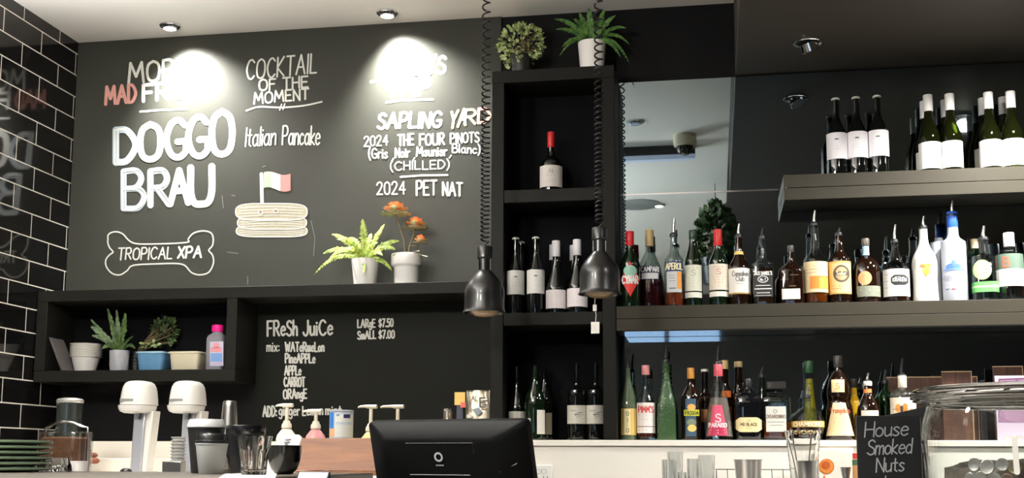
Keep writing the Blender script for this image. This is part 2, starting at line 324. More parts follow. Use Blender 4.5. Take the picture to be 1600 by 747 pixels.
ribbon(mb, smooth_path([(385, 173), (405, 167), (440, 168), (475, 165), (503, 159)], 4), 2.6, fb); ribbon(mb, [(437, 172), (440, 163)], 2, fb); ribbon(mb, [(442, 171), (445, 162)], 2, fb)
px_text(mb, 'Italian', 383, 229, 430, 226, 29, 2.6, fb, slant=.08, gap=.14); px_text(mb, 'Pancake', 441, 226, 499, 226, 29, 2.8, fb, slant=.05, gap=.14)
mb.build('chalk_lettering', M_CHALK, board)['label'] = 'chalk lettering for the cocktail of the moment'
mb = MB()
def bun(x0, x1, y0, y1, k):
    pts = []
    for i in range(28):
        a = 2 * math.pi * i / 28; c, s = math.cos(a), math.sin(a)
        pts.append(((x0 + x1) / 2 + (x1 - x0) / 2 * math.copysign(abs(c) ** .45, c), (y0 + y1) / 2 + (y1 - y0) / 2 * math.copysign(abs(s) ** .7, s)))
    poly(mb, pts, on_plane(BY - .0008 - k * .0004), 1); ribbon(mb, pts + pts[:1], 1.8, on_plane(BY - .001 - k * .0004), 0)
    for j in range(4):
        yy = y0 + (y1 - y0) * (.25 + .17 * j); ribbon(mb, smooth_path([(x0 + 6, yy + 1), ((x0 + x1) / 2, yy - 1.2), (x1 - 7, yy + .6)], 3), .9, on_plane(BY - .001 - k * .0004), 0)
bun(369, 480, 352, 370, 0); bun(371, 479, 338, 358, 1); bun(368, 480, 318, 344, 2)
for ex, ey in ((407, 331.5), (431, 329.5)):
    ribbon(mb, [(ex + 3.6 * math.cos(i * .6283), ey + 3.6 * math.sin(i * .6283)) for i in range(11)], 1.2, on_plane(BY - .0032), 0); ribbon(mb, [(ex - .5, ey), (ex + .5, ey)], 3, on_plane(BY - .0032), 3)
ribbon(mb, [(411, 331), (427, 330)], 1, on_plane(BY - .0032), 5)
ribbon(mb, [(408.5, 272), (409.5, 316)], 5.5, fb, 0)
def flag(x0, x1, m):
    tp = lambda x: 271.5 - 2.2 * math.sin((x - 406) / 49 * 6.0) * 1.4 - (x - 406) * .03; bt = lambda x: 296 - 2.2 * math.sin((x - 406) / 49 * 6.0) * 1.6 - (x - 406) * .0
    xs = [x0 + (x1 - x0) * i / 6 for i in range(7)]
    poly(mb, [(x, tp(x)) for x in xs] + [(x, bt(x)) for x in reversed(xs)], fb2, m)
flag(412, 424, 2); flag(424, 438, 0); flag(438, 454, 4)
mb.build('chalk_drawing', [M_CHALK, chalk_cream, chalk_green, chalk_dark, chalk_red, chalk_pink], board)['label'] = 'chalk drawing of stacked pancakes with eyes under a striped flag'
mb = MB()
px_text(mb, "LIZZA'S", 600, 119, 694, 114, 26, 5, fb, slant=.1); ribbon(mb, [(580, 128), (604, 124), (628, 122)], 5, fb); px_text(mb, 'AP', 628, 150, 670, 148, 25, 6, fb, slant=.1); ribbon(mb, [(616, 126), (613, 152)], 6, fb)
ribbon(mb, [(604, 160), (630, 156), (676, 155.5)], 4, fb)
px_text(mb, 'SAPLING', 590, 201, 688, 198, 23, 4.6, fb, slant=.12, jit=.03)
px_text(mb, 'YA', 702, 201, 727, 195, 26, 4.2, fb, 1, slant=.15); px_text(mb, 'R', 726, 194, 742, 193, 22, 4.2, fb, 1, slant=.1); px_text(mb, 'D', 747, 192, 765, 191, 22, 4.5, fb, 2, slant=.05)
mb.build('chalk_lettering', [M_CHALK, chalk_yel, chalk_pink], board)['label'] = 'chalk heading with pink and yellow end letters'
mb = MB()
px_text(mb, '2024', 569, 229, 606, 226, 15, 2.3, fb, jit=.03); px_text(mb, 'THE', 622, 228, 646, 226, 17, 3.4, fb, jit=.03); px_text(mb, 'FOUR', 656, 227, 694, 225, 17, 3.4, fb, jit=.03); px_text(mb, 'PINOTS', 704, 224, 748, 222, 15, 2.8, fb, jit=.03)
px_text(mb, '(Gris', 576, 247, 605, 247, 15, 2.6, fb); px_text(mb, ',', 612, 249, 615, 249, 15, 2.4, fb); px_text(mb, 'Noir', 618, 246, 640, 245, 14, 3, fb); px_text(mb, ',', 645, 248, 648, 248, 15, 2.4, fb); px_text(mb, 'Meunier', 651, 244, 698, 243, 14, 3, fb)
px_text(mb, ',', 702, 244, 705, 244, 14, 2.4, fb); px_text(mb, 'Blanc)', 707, 238, 750, 240, 13, 2.6, fb)
px_text(mb, '(CHILLED)', 610, 266, 702, 263, 13, 2.3, fb, jit=.03); ribbon(mb, [(626, 276.5), (660, 274), (699, 273.5)], 3, fb)
px_text(mb, '2024', 589, 304, 633, 303, 19, 2.6, fb, jit=.02); px_text(mb, 'PET', 651, 305, 682, 304, 22, 3.4, fb); px_text(mb, 'NAT', 692, 305, 722, 306, 20, 3.6, fb)
mb.build('chalk_lettering', M_CHALK, board)['label'] = 'smaller chalk lines listing two wines'
for a in ([(347, 306), (349, 325)], [(355, 394), (372, 396)], [(387, 432), (387, 444)], [(362, 305), (367, 306)], [(410, 261), (415, 259)], [(486, 345), (492, 372), (490, 400)]):   # scuffs left by wiping
    mb = MB(); ribbon(mb, a, 1.2, fb, 0); mb.build('chalk_smear', mat('faint chalk dust', (104, 104, 100), .9), board)

M_JUICE = mat('juice board paint', (20, 21, 18), .5, var=.14, scale=4, spec=.06)
jb = thing('juice_menu_board', (-1.3, 0, 1.33), 'black fresh juice menu board with white letters in the recess under the ledge', 'menu board')
MB().box(-1.803 + .002, -.815, BY, -.0005, 1.326, 1.866).build('board_panel', M_JUICE, jb)
mb = MB()
def jt(s, x0, y0, x1, y1, h, lw): px_text(mb, s, x0, y0, x1, y1, h, lw, fb, gap=.22, jit=.02)
jt('FReSh', 418, 525, 464, 524, 23, 3.6); jt('JuiCe', 474, 524, 519, 523, 23, 3.6); jt('mix:', 417, 549, 436, 549, 15, 2.2)
jt('WATeRmeLon', 446, 549, 506, 549, 14, 2.8); jt('PineAPPLe', 446, 567, 492, 567, 14, 2.8); jt('APPLe', 445, 586, 470, 586, 14, 2.8); jt('CARROT', 444, 604, 476, 604, 14, 2.8); jt('ORAngE', 443, 623, 479, 622, 14, 2.8)
jt('ADD:', 411, 651, 432, 651, 16, 2.8); jt('ginger', 436, 649, 468, 649, 15, 2.6); jt('Lemon', 473, 649, 504, 648, 14, 2.6); jt('mint', 509, 648, 533, 648, 14, 2.6)
mb.build('painted_lettering', M_CHALK, jb); mb = MB()
jt('LARgE', 559, 512, 586, 511, 12, 2.6); jt('$7.50', 592, 511, 614, 510, 12, 2.6); jt('SmALL', 559, 530, 587, 529, 12, 2.6); jt('$7.00', 592, 529, 616, 528, 12, 2.6)
mb.build('painted_lettering', M_CHALK, jb)

# ------------------------------------------------------------------ shelves, mirror, benches
FY = -.21
su = thing('wall_shelf', (-2.2, 0, 1.548), 'long dark ledge shelf with an open cubby at its left end under the chalkboard', 'shelf')
MB().box(XL + .002, -.8135, FY, -.0125, 1.867, 1.911).build('top_board', M_SHELF, su, .002)
MB().box(XL + .002, -1.803, FY, -.001, 1.548, 1.593).build('bottom_board', M_SHELF, su, .002)
MB().box(XL + .002, -2.598, FY, -.001, 1.593, 1.867).build('side_panel', M_SHELF, su, .002)
MB().box(-1.846, -1.803, FY, -.001, 1.593, 1.867).build('divider', M_SHELF, su, .002)
tw = thing('shelf_tower', (-.58, 0, 1.325), 'tall dark three-niche wine shelf standing on the white bench beside the chalkboard', 'shelf')
TX0, TX1 = -.8125, -.35
MB().box(TX0, TX1, FY - .004, -.001, 2.664, 2.712).build('top_board', M_SHELF, tw, .002)
for a in (TX0, TX1 - .048): MB().box(a, a + .048, FY - .004, -.001, 1.325, 2.664).build('side_panel', M_SHELF, tw, .002)
MB().box(TX0 + .048, TX1 - .048, -.016, -.001, 1.325, 2.664).build('back_panel', mat('recess shade black', (9, 9, 11), .7, spec=.06), tw)  # niche shade put into the colour, darker than the wall paint
MB().box(-2.597, -1.847, -.008, -.001, 1.594, 1.866).build('back_panel', mat('recess shade black', (9, 9, 11), .7, spec=.06), su)  # added dark sheet over the wall; cubby shade is in its colour
for z0, z1 in ((2.202, 2.251), (1.742, 1.789)): MB().box(TX0 + .048, TX1 - .048, FY, -.016, z0, z1).build('shelf_board', M_SHELF, tw, .002)
sp = thing('spirit_shelf', (.5, 0, 1.713), 'lower taupe wall shelf carrying the row of spirit bottles', 'shelf')
SX1 = 1.75
MB().box(TX1 + .001, SX1, FY, -.01, 1.7605, 1.806).build('upper_board', M_SHELFR, sp, .0015); MB().box(TX1 + .001, SX1, FY + .001, -.01, 1.717, 1.7595).build('lower_board', M_SHELFR, sp, .0015)
MB().box(TX1 + .02, SX1, FY + .004, -.014, 1.714, 1.717).build('underside_panel', mat('glossy shelf underside', (60, 60, 58), .12, coat=.5), sp)
us = thing('wine_shelf', (.9, 0, 2.178), 'upper taupe wall shelf carrying white-capped wine bottles at the right', 'shelf')
MB().box(.254, SX1, FY, -.01, 2.2225, 2.27).build('upper_board', M_SHELFR, us, .0015); MB().box(.255, SX1, FY + .001, -.01, 2.178, 2.2215).build('lower_board', M_SHELFR, us, .0015)
mb = MB().ball((.262, FY, 2.222), .003); mb.build('screw_head', M_CHROME, us)
mi = thing('bar_mirror', (.6, 0, 1.33), 'smoky mirror panel on the wall behind the bar bottles', 'mirror')
MB().box(TX1 + .002, 2.6, -.0085, -.001, 1.806, 2.709).build('upper_glass', M_MIRROR, mi); MB().box(TX1 + .002, 2.6, -.0085, -.001, 1.33, 1.713).build('lower_glass', M_MIRROR, mi)
zj = zat(1150, 299.5, 0)
MB().box(TX1 + .002, .245, -.0105, -.0085, zj - .003, zj + .003).build('joint_strip', M_CHROME, mi)
wb = thing('back_bench', (-.3, 0, .0), 'cream white back bench with a shelf lip under the bar bottles', 'bench')
MB().box(TX0, 2.6, FY - .004, -.0, 1.303, 1.3245).build('shelf_lip', M_WHITE, wb, .002)
MB().box(TX0, 2.6, FY + .004, 0, 0, 1.303).build('front_panel', M_WHITE, wb)
MB().box(TX0, 2.6, -.75, FY + .004, 1.08, 1.12).build('worktop', M_STEEL, wb, .002); MB().box(TX0, 2.6, -.72, FY + .004, 0, 1.08).build('cabinet', M_SHELF, wb)
lb = thing('coffee_bench', (-2.0, 0, 0), 'cream white bench with low upstand along the black wall at the left', 'bench')
MB().box(-2.41, TX0 - .001, FY, -.002, 0, 1.3185).build('upstand', M_WHITE, lb, .002); MB().box(-2.46, -2.41, -.29, -.002, 0, 1.3185).build('upstand_return', M_WHITE, lb, .002)
MB().box(-2.39, TX0 - .001, -.36, FY, 1.2, 1.253).build('ledge', M_WHITE, lb, .002); MB().box(XL + .002, TX0 - .001, -1.05, -.29, 1.16, 1.2).build('worktop', M_WHITE, lb, .002); MB().box(XL + .002, TX0 - .001, -1.0, -.29, 0, 1.16).build('cabinet', M_SHELF, lb)

CZ = zat(200, 737, -1.75)
bc = thing('bar_counter', (-1.5, -2.4, 0), 'raised grey stone bar counter with cups and plates at the lower left', 'counter')
MB().box(XL + .002, -.79, -3.3, -1.75, CZ - .04, CZ).build('stone_top', M_STONE, bc, .003); MB().box(XL + .002, -.80, -3.2, -1.8, 0, CZ - .04).build('counter_body', M_BLACKP, bc)
rc = thing('till_counter', (.4, -2.4, 0), 'lower dark front counter carrying the till screen and tip jar', 'counter')
MB().box(-.785, 1.6, -3.3, -1.6, 1.06, 1.10).build('stone_top', M_STONE, rc, .003); MB().box(-.785, 1.58, -3.2, -1.65, 0, 1.06).build('counter_body', M_BLACKP, rc)

# ------------------------------------------------------------------ lamps
def spot(parent, loc, target, power, size, blend, colr=(1, .965, .915), r=.03):
    d = bpy.data.lights.new('lamp_light', 'SPOT'); d.energy = power; d.spot_size = math.radians(size); d.spot_blend = blend; d.color = colr; d.shadow_soft_size = r
    o = bpy.data.objects.new('lamp_light', d); C.objects.link(o); o.parent = parent
    o.location = Vector(loc) - parent.location
    o.rotation_euler = (Vector(target) - Vector(loc)).to_track_quat('-Z', 'Y').to_euler()
M_LIT = lampmat('lit lamp face', (255, 240, 215), 30); M_UNLIT = mat('unlit lamp face', (160, 165, 175), .2)
def downlight(x, y, z, label, lit, target=None, power=0, size=130, blend=.8, r=.042, tilt=(0, 0), colr=(1, .965, .915)):
    t = thing('downlight', (x, y, z), label, 'downlight', 'recessed downlights')
    ring = [(r, -.001), (r, -.004), (r * .95, -.006), (r * .72, -.005), (r * .7, -.001)]
    MB().lathe(ring, (x, y, z), 32, cap0=False, cap1=False).build('trim_ring', M_CHROME, t)
    mb = MB(); d = Vector((tilt[0], tilt[1], -1)).normalized(); c = Vector((x, y, z - .001))
    u = d.cross(Vector((1, 0, 0))).normalized(); v = d.cross(u)
    def rg(rr, k): return [c + d * k + (u * math.cos(2 * math.pi * j / 24) + v * math.sin(2 * math.pi * j / 24)) * rr for j in range(24)]
    L = .012 if not any(tilt) else .03
    mb.rings([rg(r * .62, 0), rg(r * .66, L), rg(r * .6, L + .002)], 0, cap1=False); mb.rings([rg(r * .6, L + .001), rg(r * .3, L + .0005)], 1)
    mb.build('lamp_can', [M_CHROME, M_LIT if lit else M_UNLIT], t)
    if power: spot(t, tuple(c + d * (L + .012)), target, power, size, blend, colr)
    return t
downlight(-2.168, -.133, ZC, 'glowing downlight in the white ceiling above the fat white block letters', True, (-2.075, 0.0, 2.60), P_BOARD, 108, 1)
downlight(-1.254, -.121, ZC, 'glowing downlight in the white ceiling above the wine list', True, (-1.155, 0.0, 2.60), P_BOARD, 108, 1)
downlight(.342, -.33, ZB, 'unlit tilted chrome downlight in the dark bulkhead', False, r=.05, tilt=(.35, .35))
downlight(1.06, -.71, ZB, 'dazzling tilted bulkhead lamp seen in the mirror between the wine bottles', True, (1.0, -.25, 1.6), P_BAR, 118, .9, r=.045, tilt=(.0, .45))
downlight(1.95, -.75, ZB, 'lit bulkhead lamp further right over the wine shelf', True, (1.55, -.2, 1.7), P_BAR_FAR, 100, .8, r=.045, tilt=(-.1, .3))
downlight(-.387, -1.55, ZC, 'dark downlight ring in the white ceiling nearer the wall', False, r=.045)
downlight(-.361, -3.56, ZC, 'lit downlight ring in the white ceiling far behind the counter', True, (-.36, -3.56, 0), P_ROOM, 80, .8, r=.045)
downlight(.75, -1.75, ZB, 'added unseen bulkhead fill lamp over the edge of the till counter', True, (.45, -.2, 1.25), P_FRONT, 84, .9, r=.045, tilt=(-.05, .5))  # unseen lamp added to light the bar bottles from the front
downlight(-1.75, -1.45, ZC, 'added unseen fill downlight over the taps and coffee bench', True, (-1.7, -1.1, 1.2), P_LEFT, 62, .9, r=.045)  # unseen lamp added to brighten the taps and cups
for k, (x, y) in enumerate(((-1.9, -4.6), (-1.0, -6.2))):  # unseen downlights added for general fill in the room
    downlight(x, y, ZC, ('added unseen fill downlight in the seating area by the tiled wall', 'added unseen fill downlight near the shopfront windows')[k], True, (x + .02, y + .02, 0), P_ROOM, 80, .8, r=.045)
for k, (x, y) in enumerate(((-1.95, -2.7), (-1.15, -2.7))):  # unseen glowing globes added as soft fill for fronts and ceiling
    t = thing('fill_globe', (x, y, 2.35), 'added unseen fill globe over the bar counter, %s' % ('nearer the tiled wall', 'nearer the till')[k], 'lamp', 'added fill globes')
    MB().ball((x, y, 2.46), .11, n=32, k=18).build('globe', lampmat('fill globe glow', (255, 250, 243), E_FILL_GLOBE), t)
    MB().lathe([(.02, 2.568), (.03, 2.57), (.03, 2.60), (.006, 2.61)], (x, y, 0), 20).build('holder', M_BLACKM, t); MB().tube([(x, y, 2.605), (x, y, 2.8), (x, y, 3.007)], .003, 6).build('cord', M_BLACKP, t)

for k, (x, y) in enumerate(((XL, -1.75), (XL, -3.2), (XL, -4.8))):  # unseen uplighters added to brighten the white ceiling
    t = thing('fill_uplighter', (x, y, 2.25), 'added unseen fill uplighter on the tiled wall, %s' % ('nearest the taps', 'over the bar counter end', 'in the seating area')[k], 'fill light', 'added fill uplighters')
    MB().lathe([(.03, 2.22), (.06, 2.24), (.075, 2.36), (.07, 2.36), (.055, 2.25), (.02, 2.235)], (x + .085, y, 0), 28).build('shade', M_STEEL, t)
    MB().lathe([(.03, 2.262), (.032, 2.29), (.02, 2.31)], (x + .085, y, 0), 20).build('lamp', M_LIT, t); MB().box(x + .001, x + .03, y - .03, y + .03, 2.25, 2.33).build('wall_bracket', M_STEEL, t)
    spot(t, (x + .09, y, 2.38), (x + .19, y - .03, 3.0), P_UP, 146, .35, (1, .98, .95), .05)

# domed security camera and linear fitting on the white ceiling (seen in the mirror)
t = thing('dome_camera', (-.14, -1.85, ZC), 'cream dome security camera on the white ceiling', 'security camera')
MB().lathe([(.062, 0), (.064, -.03), (.058, -.06), (.05, -.064)], (-.14, -1.85, ZC), 28).build('housing', mat('cream plastic', (214, 205, 180), .5), t)
MB().ball((-.14, -1.85, ZC - .062), .047, .047, .05, 24, 12).build('dome', mat('tinted dome', (26, 24, 24), .05, coat=.6), t)
t = thing('ceiling_speaker', (-.513, -3.53, ZC), 'round grey speaker grille in the white ceiling seen at the mirror edge', 'speaker')
MB().lathe([(.165, -.0005), (.165, -.006), (.15, -.010), (.02, -.011)], (-.513, -3.53, ZC), 48).build('grille', mat('grey speaker grille', (120, 122, 118), .6), t)
t = thing('linear_light', (-.6, -2.08, 2.93), 'black linear light fitting with pale underside on the white ceiling', 'light')
MB().box(-1.3, -.088, -2.12, -2.04, 2.955, ZC).build('body', M_BLACKP, t, .002); MB().box(-1.3, -.088, -2.09, -2.04, 2.93, 2.955).build('diffuser', lampmat('pale diffuser', (200, 210, 235), .35), t)

# ------------------------------------------------------------------ bottles
G_DARK = mat('near black bottle glass', (10, 13, 11), .05, coat=.4); G_BROWN = mat('dark brown bottle glass', (24, 12, 6), .06, coat=.4)
G_OLIVE = mat('olive green glass', (92, 102, 44), .02, trans=.97); G_GREEN = mat('green bottle glass', (96, 150, 100), .02, trans=.8); G_PALEG = thin_glass('thin pale green glass', (196, 226, 196))
G_MIST = mat('pale misty green glass', (150, 170, 136), .05, trans=.7); G_EMB = mat('embossed green glass', (76, 108, 68), .12, trans=.5, bump=1.0, scale=120)
G_DGREEN = mat('dark green glass', (12, 26, 12), .05, coat=.4); G_CLEAR = thin_glass('thin clear bottle glass', (244, 247, 246)); G_FROST = mat('frosted glass', (196, 202, 214), .45, trans=.35, ior=1.3); G_WHITE = mat('white coated bottle', (212, 209, 200), .3, coat=.4)
def liq(name, rgb): return mat(name, rgb, .0, trans=.75, ior=1.33)
L_RED, L_AMBER, L_ORANGE, L_GREEN, L_YELLOW = liq('dark red liquor', (96, 16, 24)), liq('amber liquor', (176, 84, 24)), liq('orange liquor', (220, 100, 50)), liq('green liquor', (90, 190, 110)), liq('yellow liquor', (236, 200, 60))
L_PINK = liq('pink tinted liquor', (238, 214, 206)); L_CLEAR = liq('clear spirit', (235, 238, 236)); L_OPY = mat('opaque yellow liqueur', (238, 186, 40), .3)
def bot(name, label, c, prof, glass, zb, Y=-.12, cap=None, pour=None, patches=(), texts=(), liquid=None, level=None, group=None, extra=None, flange=None, rib=0):
    """a bottle from its outline: prof = (half width, height mark[, squareness]) pairs from the base up, measured at distance Y"""
    yb = prof[0][1]; X = xat(c, yb, Y); k = mpp(c, (yb + prof[-1][1]) / 2, Y)
    pts = [(p[0], p[1], p[2] if len(p) > 2 else 2) for p in prof]
    H = zat(c, pts[-1][1], Y) - zb; y1 = pts[-1][1]
    zz = lambda y: zb + (yb - y) / (yb - y1) * H
    th0 = math.atan2(CAM[1] - Y, CAM[0] - X)
    rows = [pts[0], pts[1]]
    core = smooth_path([(p[0], p[1]) for p in pts[1:]], 4)[1:]
    for i, (hw, y) in enumerate(core):
        j = min(1 + (i + 1) // 4, len(pts) - 1); t = ((i + 1) % 4) / 4; j2 = min(j + 1, len(pts) - 1)
        rows.append((hw, y, pts[j][2] * (1 - t) + pts[j2][2] * t))
    rows = [(r[0] * k, zz(r[1]), r[2]) for r in rows]
    zs = [r[1] for r in rows]
    for i in range(1, len(zs)):
        if zs[i] <= zs[i - 1]: zs[i] = zs[i - 1] + 1e-5
    def rad(phi, R, n, d=1):
        if n <= 2.01: return R
        return R / ((abs(math.cos(phi)) ** n + abs(math.sin(phi)) ** n) ** (1 / n))
    def at(z):
        return float(np.interp(z, zs, [r[0] for r in rows])), float(np.interp(z, zs, [r[2] for r in rows]))
    def P(phi, z, off=0, R=None, n=None):
        if R is None: R, n = at(z)
        r = rad(phi, R, n) + off
        return (X + r * math.cos(th0 + phi), Y + r * math.sin(th0 + phi), z)
    def lateral(a, z):
        R, n = at(z); lo, hi = 0, 1.45; s = 1 if a >= 0 else -1; a = abs(a)
        for _ in range(22):
            m = (lo + hi) / 2
            if rad(m, R, n) * math.sin(m) < a: lo = m
            else: hi = m
        return s * lo
    NS = 32
    t = thing(name, (X, Y, zb), label, 'bottle', group)
    mb = MB(); ring = lambda R, z, n: [P(2 * math.pi * j / NS, z, 0, R, n) for j in range(NS)]
    tr = glass in (G_CLEAR, G_GREEN, G_PALEG, G_OLIVE)
    out = [ring(R, z, n) for R, z, n in zip([r[0] for r in rows], zs, [r[2] for r in rows])]
    if tr:
        g = .0022; inn = [ring(max(r[0] - g, .001), z if i > 1 else z + .004 + .0005 * i, r[2]) for i, (r, z) in enumerate(zip(rows, zs))][1:]
        mb.rings(out + inn[::-1], 0, cap0=True, cap1=True)
    else: mb.rings(out)
    mb.build('glass_body', glass, t)
    if liquid is not None:
        zl = zz(level); g = .0027; zlist = [z for z in zs[2:] if zs[1] + .006 < z < zl - .002]; zlist = [zs[1] + .006] + zlist + [zl]
        MB().rings([ring(max(at(z)[0] - g, .001), z, at(z)[1]) for z in zlist]).build('liquid', liquid, t)
    def L(a, b, e=0):
        z = zz(b); return P(lateral((a - c) * k, z), z, .0010 + e)
    comps = []
    for p in patches:
        hit = [g for g in comps if any(p[1] < q[2] + .5 and q[1] < p[2] + .5 and p[3] < q[4] + .6 and q[3] < p[4] + .6 for q in g)]
        g = [q for h in hit for q in h] + [p]; comps = [h for h in comps if h not in hit] + [sorted(g, key=patches.index)]
    comps = comps or ([[]] if texts else [])
    tx = [[] for _ in comps]
    for q in texts:
        ym = q[3] - q[4] * .5; j = [i for i, g in enumerate(comps) if any(p[3] - 1 <= ym <= p[4] + 1 and p[1] - 3 <= (q[1] + q[2]) / 2 <= p[2] + 3 for p in g)]; 
        if not j: comps.append([]); tx.append([]); j = [len(comps) - 1]
        tx[j[0]].append(q)
    for patches, texts in zip(comps, tx):
        if not patches and not texts: continue
        mb = MB(); ms = []; 
        def mi_(rgb):
            m = col(rgb, .55)
            if m not in ms: ms.append(m)
            return ms.index(m)
        for i, (sh, x0, x1, y0, y1_, rgb) in enumerate(patches):
            e = i * .00025; m = mi_(rgb)
            cx, cz, wx, wz = (x0 + x1) / 2, (y0 + y1_) / 2, (x1 - x0) / 2, (y1_ - y0) / 2; nx, ny = 16, 6; vs = []
            hh = {'ell': lambda u: math.sqrt(max(0, 1 - u * u)) + .001, 'dia': lambda u: 1 - abs(u) + .001, 'hex': lambda u: 1 if abs(u) < .6 else 1 - (abs(u) - .6) * 1.3}.get(sh, lambda u: 1)
            for b in range(ny + 1):
                for a in range(nx + 1):
                    u = -math.cos(math.pi * a / nx) if sh == 'ell' else 2 * a / nx - 1; v = 2 * b / ny - 1; h = hh(u)
                    vs.append(L(cx + wx * u * (1 if sh != 'trap' else .72 + .28 * v), cz + wz * v * h, e))
            mb.add(vs, [(b * (nx + 1) + a, b * (nx + 1) + a + 1, (b + 1) * (nx + 1) + a + 1, (b + 1) * (nx + 1) + a) for b in range(ny) for a in range(nx)], m)
        e0 = len(patches) * .00025 + .0002
        for s, x0, x1, yb_, h, lw, rgb in texts:
            m = mi_(rgb)
            if isinstance(s, str): px_text(mb, s, x0, yb_, x1, yb_, h, lw, lambda a, b, e=0: L(a, b, e0 + e * .3), m)
            else: ribbon(mb, [(x0, yb_), ((x0 + x1) / 2, yb_), (x1, yb_)], lw, lambda a, b, e=0: L(a, b, e0 + e * .3), m)
        mb.build('paper_label', ms, t)
    ztop = zz(y1)
    if cap:
        y0, y1c, rgb = cap[:3]; z0, z1 = zz(y1c), zz(y0); R = max(at(min(z0, ztop))[0], at(min(z1 - .002, ztop))[0]) + .001
        if len(cap) > 3: R = cap[3] * k
        sq = cap[4] if len(cap) > 4 else 2
        z1 = max(z1, ztop + .001)
        rr = [(R * .97, z0), (R, z0 + .001), (R, z1 - .002), (R * .93, z1), (R * .4, z1 + .0003)]
        MB().rings([ring(a, b, sq) for a, b in rr]).build('cap', col(rgb, .4), t)
    if flange:
        y0, hw, rgb = flange; z1 = ztop
        MB().rings([ring(a, b, 2) for a, b in ((hw * k * .8, z1 + .0002), (hw * k, z1 + .002), (hw * k, z1 + .006), (hw * k * .7, z1 + .009))]).build('cap', col(rgb, .4), t)
    if pour:
        tip, dark = pour; z2 = zat(c, tip, Y); R = at(ztop)[0]
        mb = MB(); mb.rings([ring(a, b, 2) for a, b in ((R * 1.12, ztop + .0003), (R * 1.15, ztop + .004), (R * 1.0, ztop + .012), (R * .5, ztop + .016))], 0)
        lean = .004
        mb.tube([(X, Y, ztop + .012), (X, Y, ztop + (z2 - ztop) * .5), (X + lean, Y - lean, z2)], [R * .5, R * .42, R * .3], 10, 1)
        mb.build('pourer', [M_BLACKP, M_BLACKP if dark else M_STEEL], t)
    if extra: extra(t, X, Y, zz, k, at)
    return t

WINE_T = lambda y, yb, hw: [(hw - .6, yb), (hw, yb - 2), (hw, y + 54), (hw - 2, y + 45), (hw * .52, y + 33), (5, y + 23), (4.8, y + 8), (4.8, y)]
CREAM, OFFW, INK, GREYT = (228, 224, 212), (240, 238, 232), (40, 38, 36), (120, 118, 112)
ZU, ZS, ZW = 2.2705, 1.8065, 1.325
# upper wine shelf
for c, top, yb, lab in ((1309, 157, 268, 'leftmost'), (1341, 155, 267, 'middle'), (1374, 153, 266, 'rightmost')):
    bot('wine_bottle', 'stoppered dark wine bottle, %s of three on the upper shelf' % lab, c, WINE_T(top, yb, 15.8), G_DARK, ZU, flange=(top, 6.6, (235, 232, 225)),
        patches=[('rect', c - 15.3, c + 15.3, top + 49, top + 86, (244, 240, 244))], texts=[((), c - 3, c + 3, top + 59, 1, .8, INK), ((), c - 2, c + 2, top + 58, 1, .8, INK), ((), c - 6, c + 6, top + 68, 1, .4, (190, 188, 188)), ((), c - 5, c + 5, top + 72, 1, .4, (190, 188, 188))], group='dark wine bottles on the upper shelf')
def burg(y, yb, hw, b=6.5): return [(hw - .6, yb), (hw, yb - 2), (hw, y + 69), (hw - 2, y + 55), (hw * .55, y + 41), (b, y + 28), (b - .3, y + 10), (b - .3, y)]
for c, top, yb, lab in ((1454, 149, 262, 'leftmost front one on the upper shelf'), (1488, 147.5, 261, 'just left of the mirrored lamp glare'),
                        (1549, 145, 258, 'just right of the mirrored lamp glare'), (1584, 143.5, 257, 'at the right end of the upper shelf')):
    bot('wine_bottle', 'white-labelled green wine bottle, ' + lab, c, burg(top, yb, 16.4), G_OLIVE, ZU, Y=-.153, cap=(top, top + 24, (242, 240, 236), 7.2), patches=[('rect', c - 16.1, c + 16.1, top + 71, top + 109, (246, 244, 238))],
        group='white-capped wine bottles on the upper shelf')
for c, top, yb, lab in ((1448, 159, 262, 'behind the leftmost green one'), (1481, 157, 261, 'behind the second green one'), (1540, 154, 259, 'behind the third green one'), (1572, 152.5, 258, 'behind the rightmost green one')):
    bot('wine_bottle', 'white-capped wine bottle half hidden ' + lab, c, burg(top, yb, 15.5), G_OLIVE, ZU, Y=-.058, cap=(top, top + 23, (236, 236, 236), 6.9), patches=[('rect', c - 15, c + 15, top + 69, top + 105, (240, 238, 232))], group='white-capped wine bottles on the upper shelf')

# niches of the tower
bot('wine_bottle', 'single dark wine bottle with red cap and cream label in the top niche', 861, [(17.5, 294), (18, 292), (18, 259), (15.5, 249), (8, 243), (5, 236), (5, 228), (5, 208)], G_DARK, 2.2515, cap=(207, 229, (186, 34, 38), 6),
    patches=[('rect', 844, 878, 257, 287, (226, 220, 214))], texts=[('Ab', 857, 865, 268, 6, .6, (150, 120, 110)), ((), 855, 867, 271, 1, .5, GREYT), ((), 857, 866, 279, 1, .5, (180, 174, 168))])
for c, top, yb, lab in ((805.5, 375, 488, 'left of the four in the middle niche'), (837, 374, 488, 'second from left in the middle niche')):
    bot('wine_bottle', 'stoppered dark wine bottle with white label, ' + lab, c, WINE_T(top, yb, 13.9), G_DARK, 1.7895, Y=-.15, flange=(top, 6, (228, 226, 220)), patches=[('rect', c - 13.5, c + 13.5, top + 48, top + 84, (224, 222, 218))],
        texts=[((), c - 2.5, c + 2.5, top + 58, 1, .8, INK), ((), c - 1.5, c + 1.5, top + 57, 1, .8, INK), ((), c - 6, c + 6, top + 66, 1, .4, (176, 174, 172)), ((), c - 5, c + 5, top + 72, 1, .4, (176, 174, 172))], group='dark wine bottles in the middle niche')
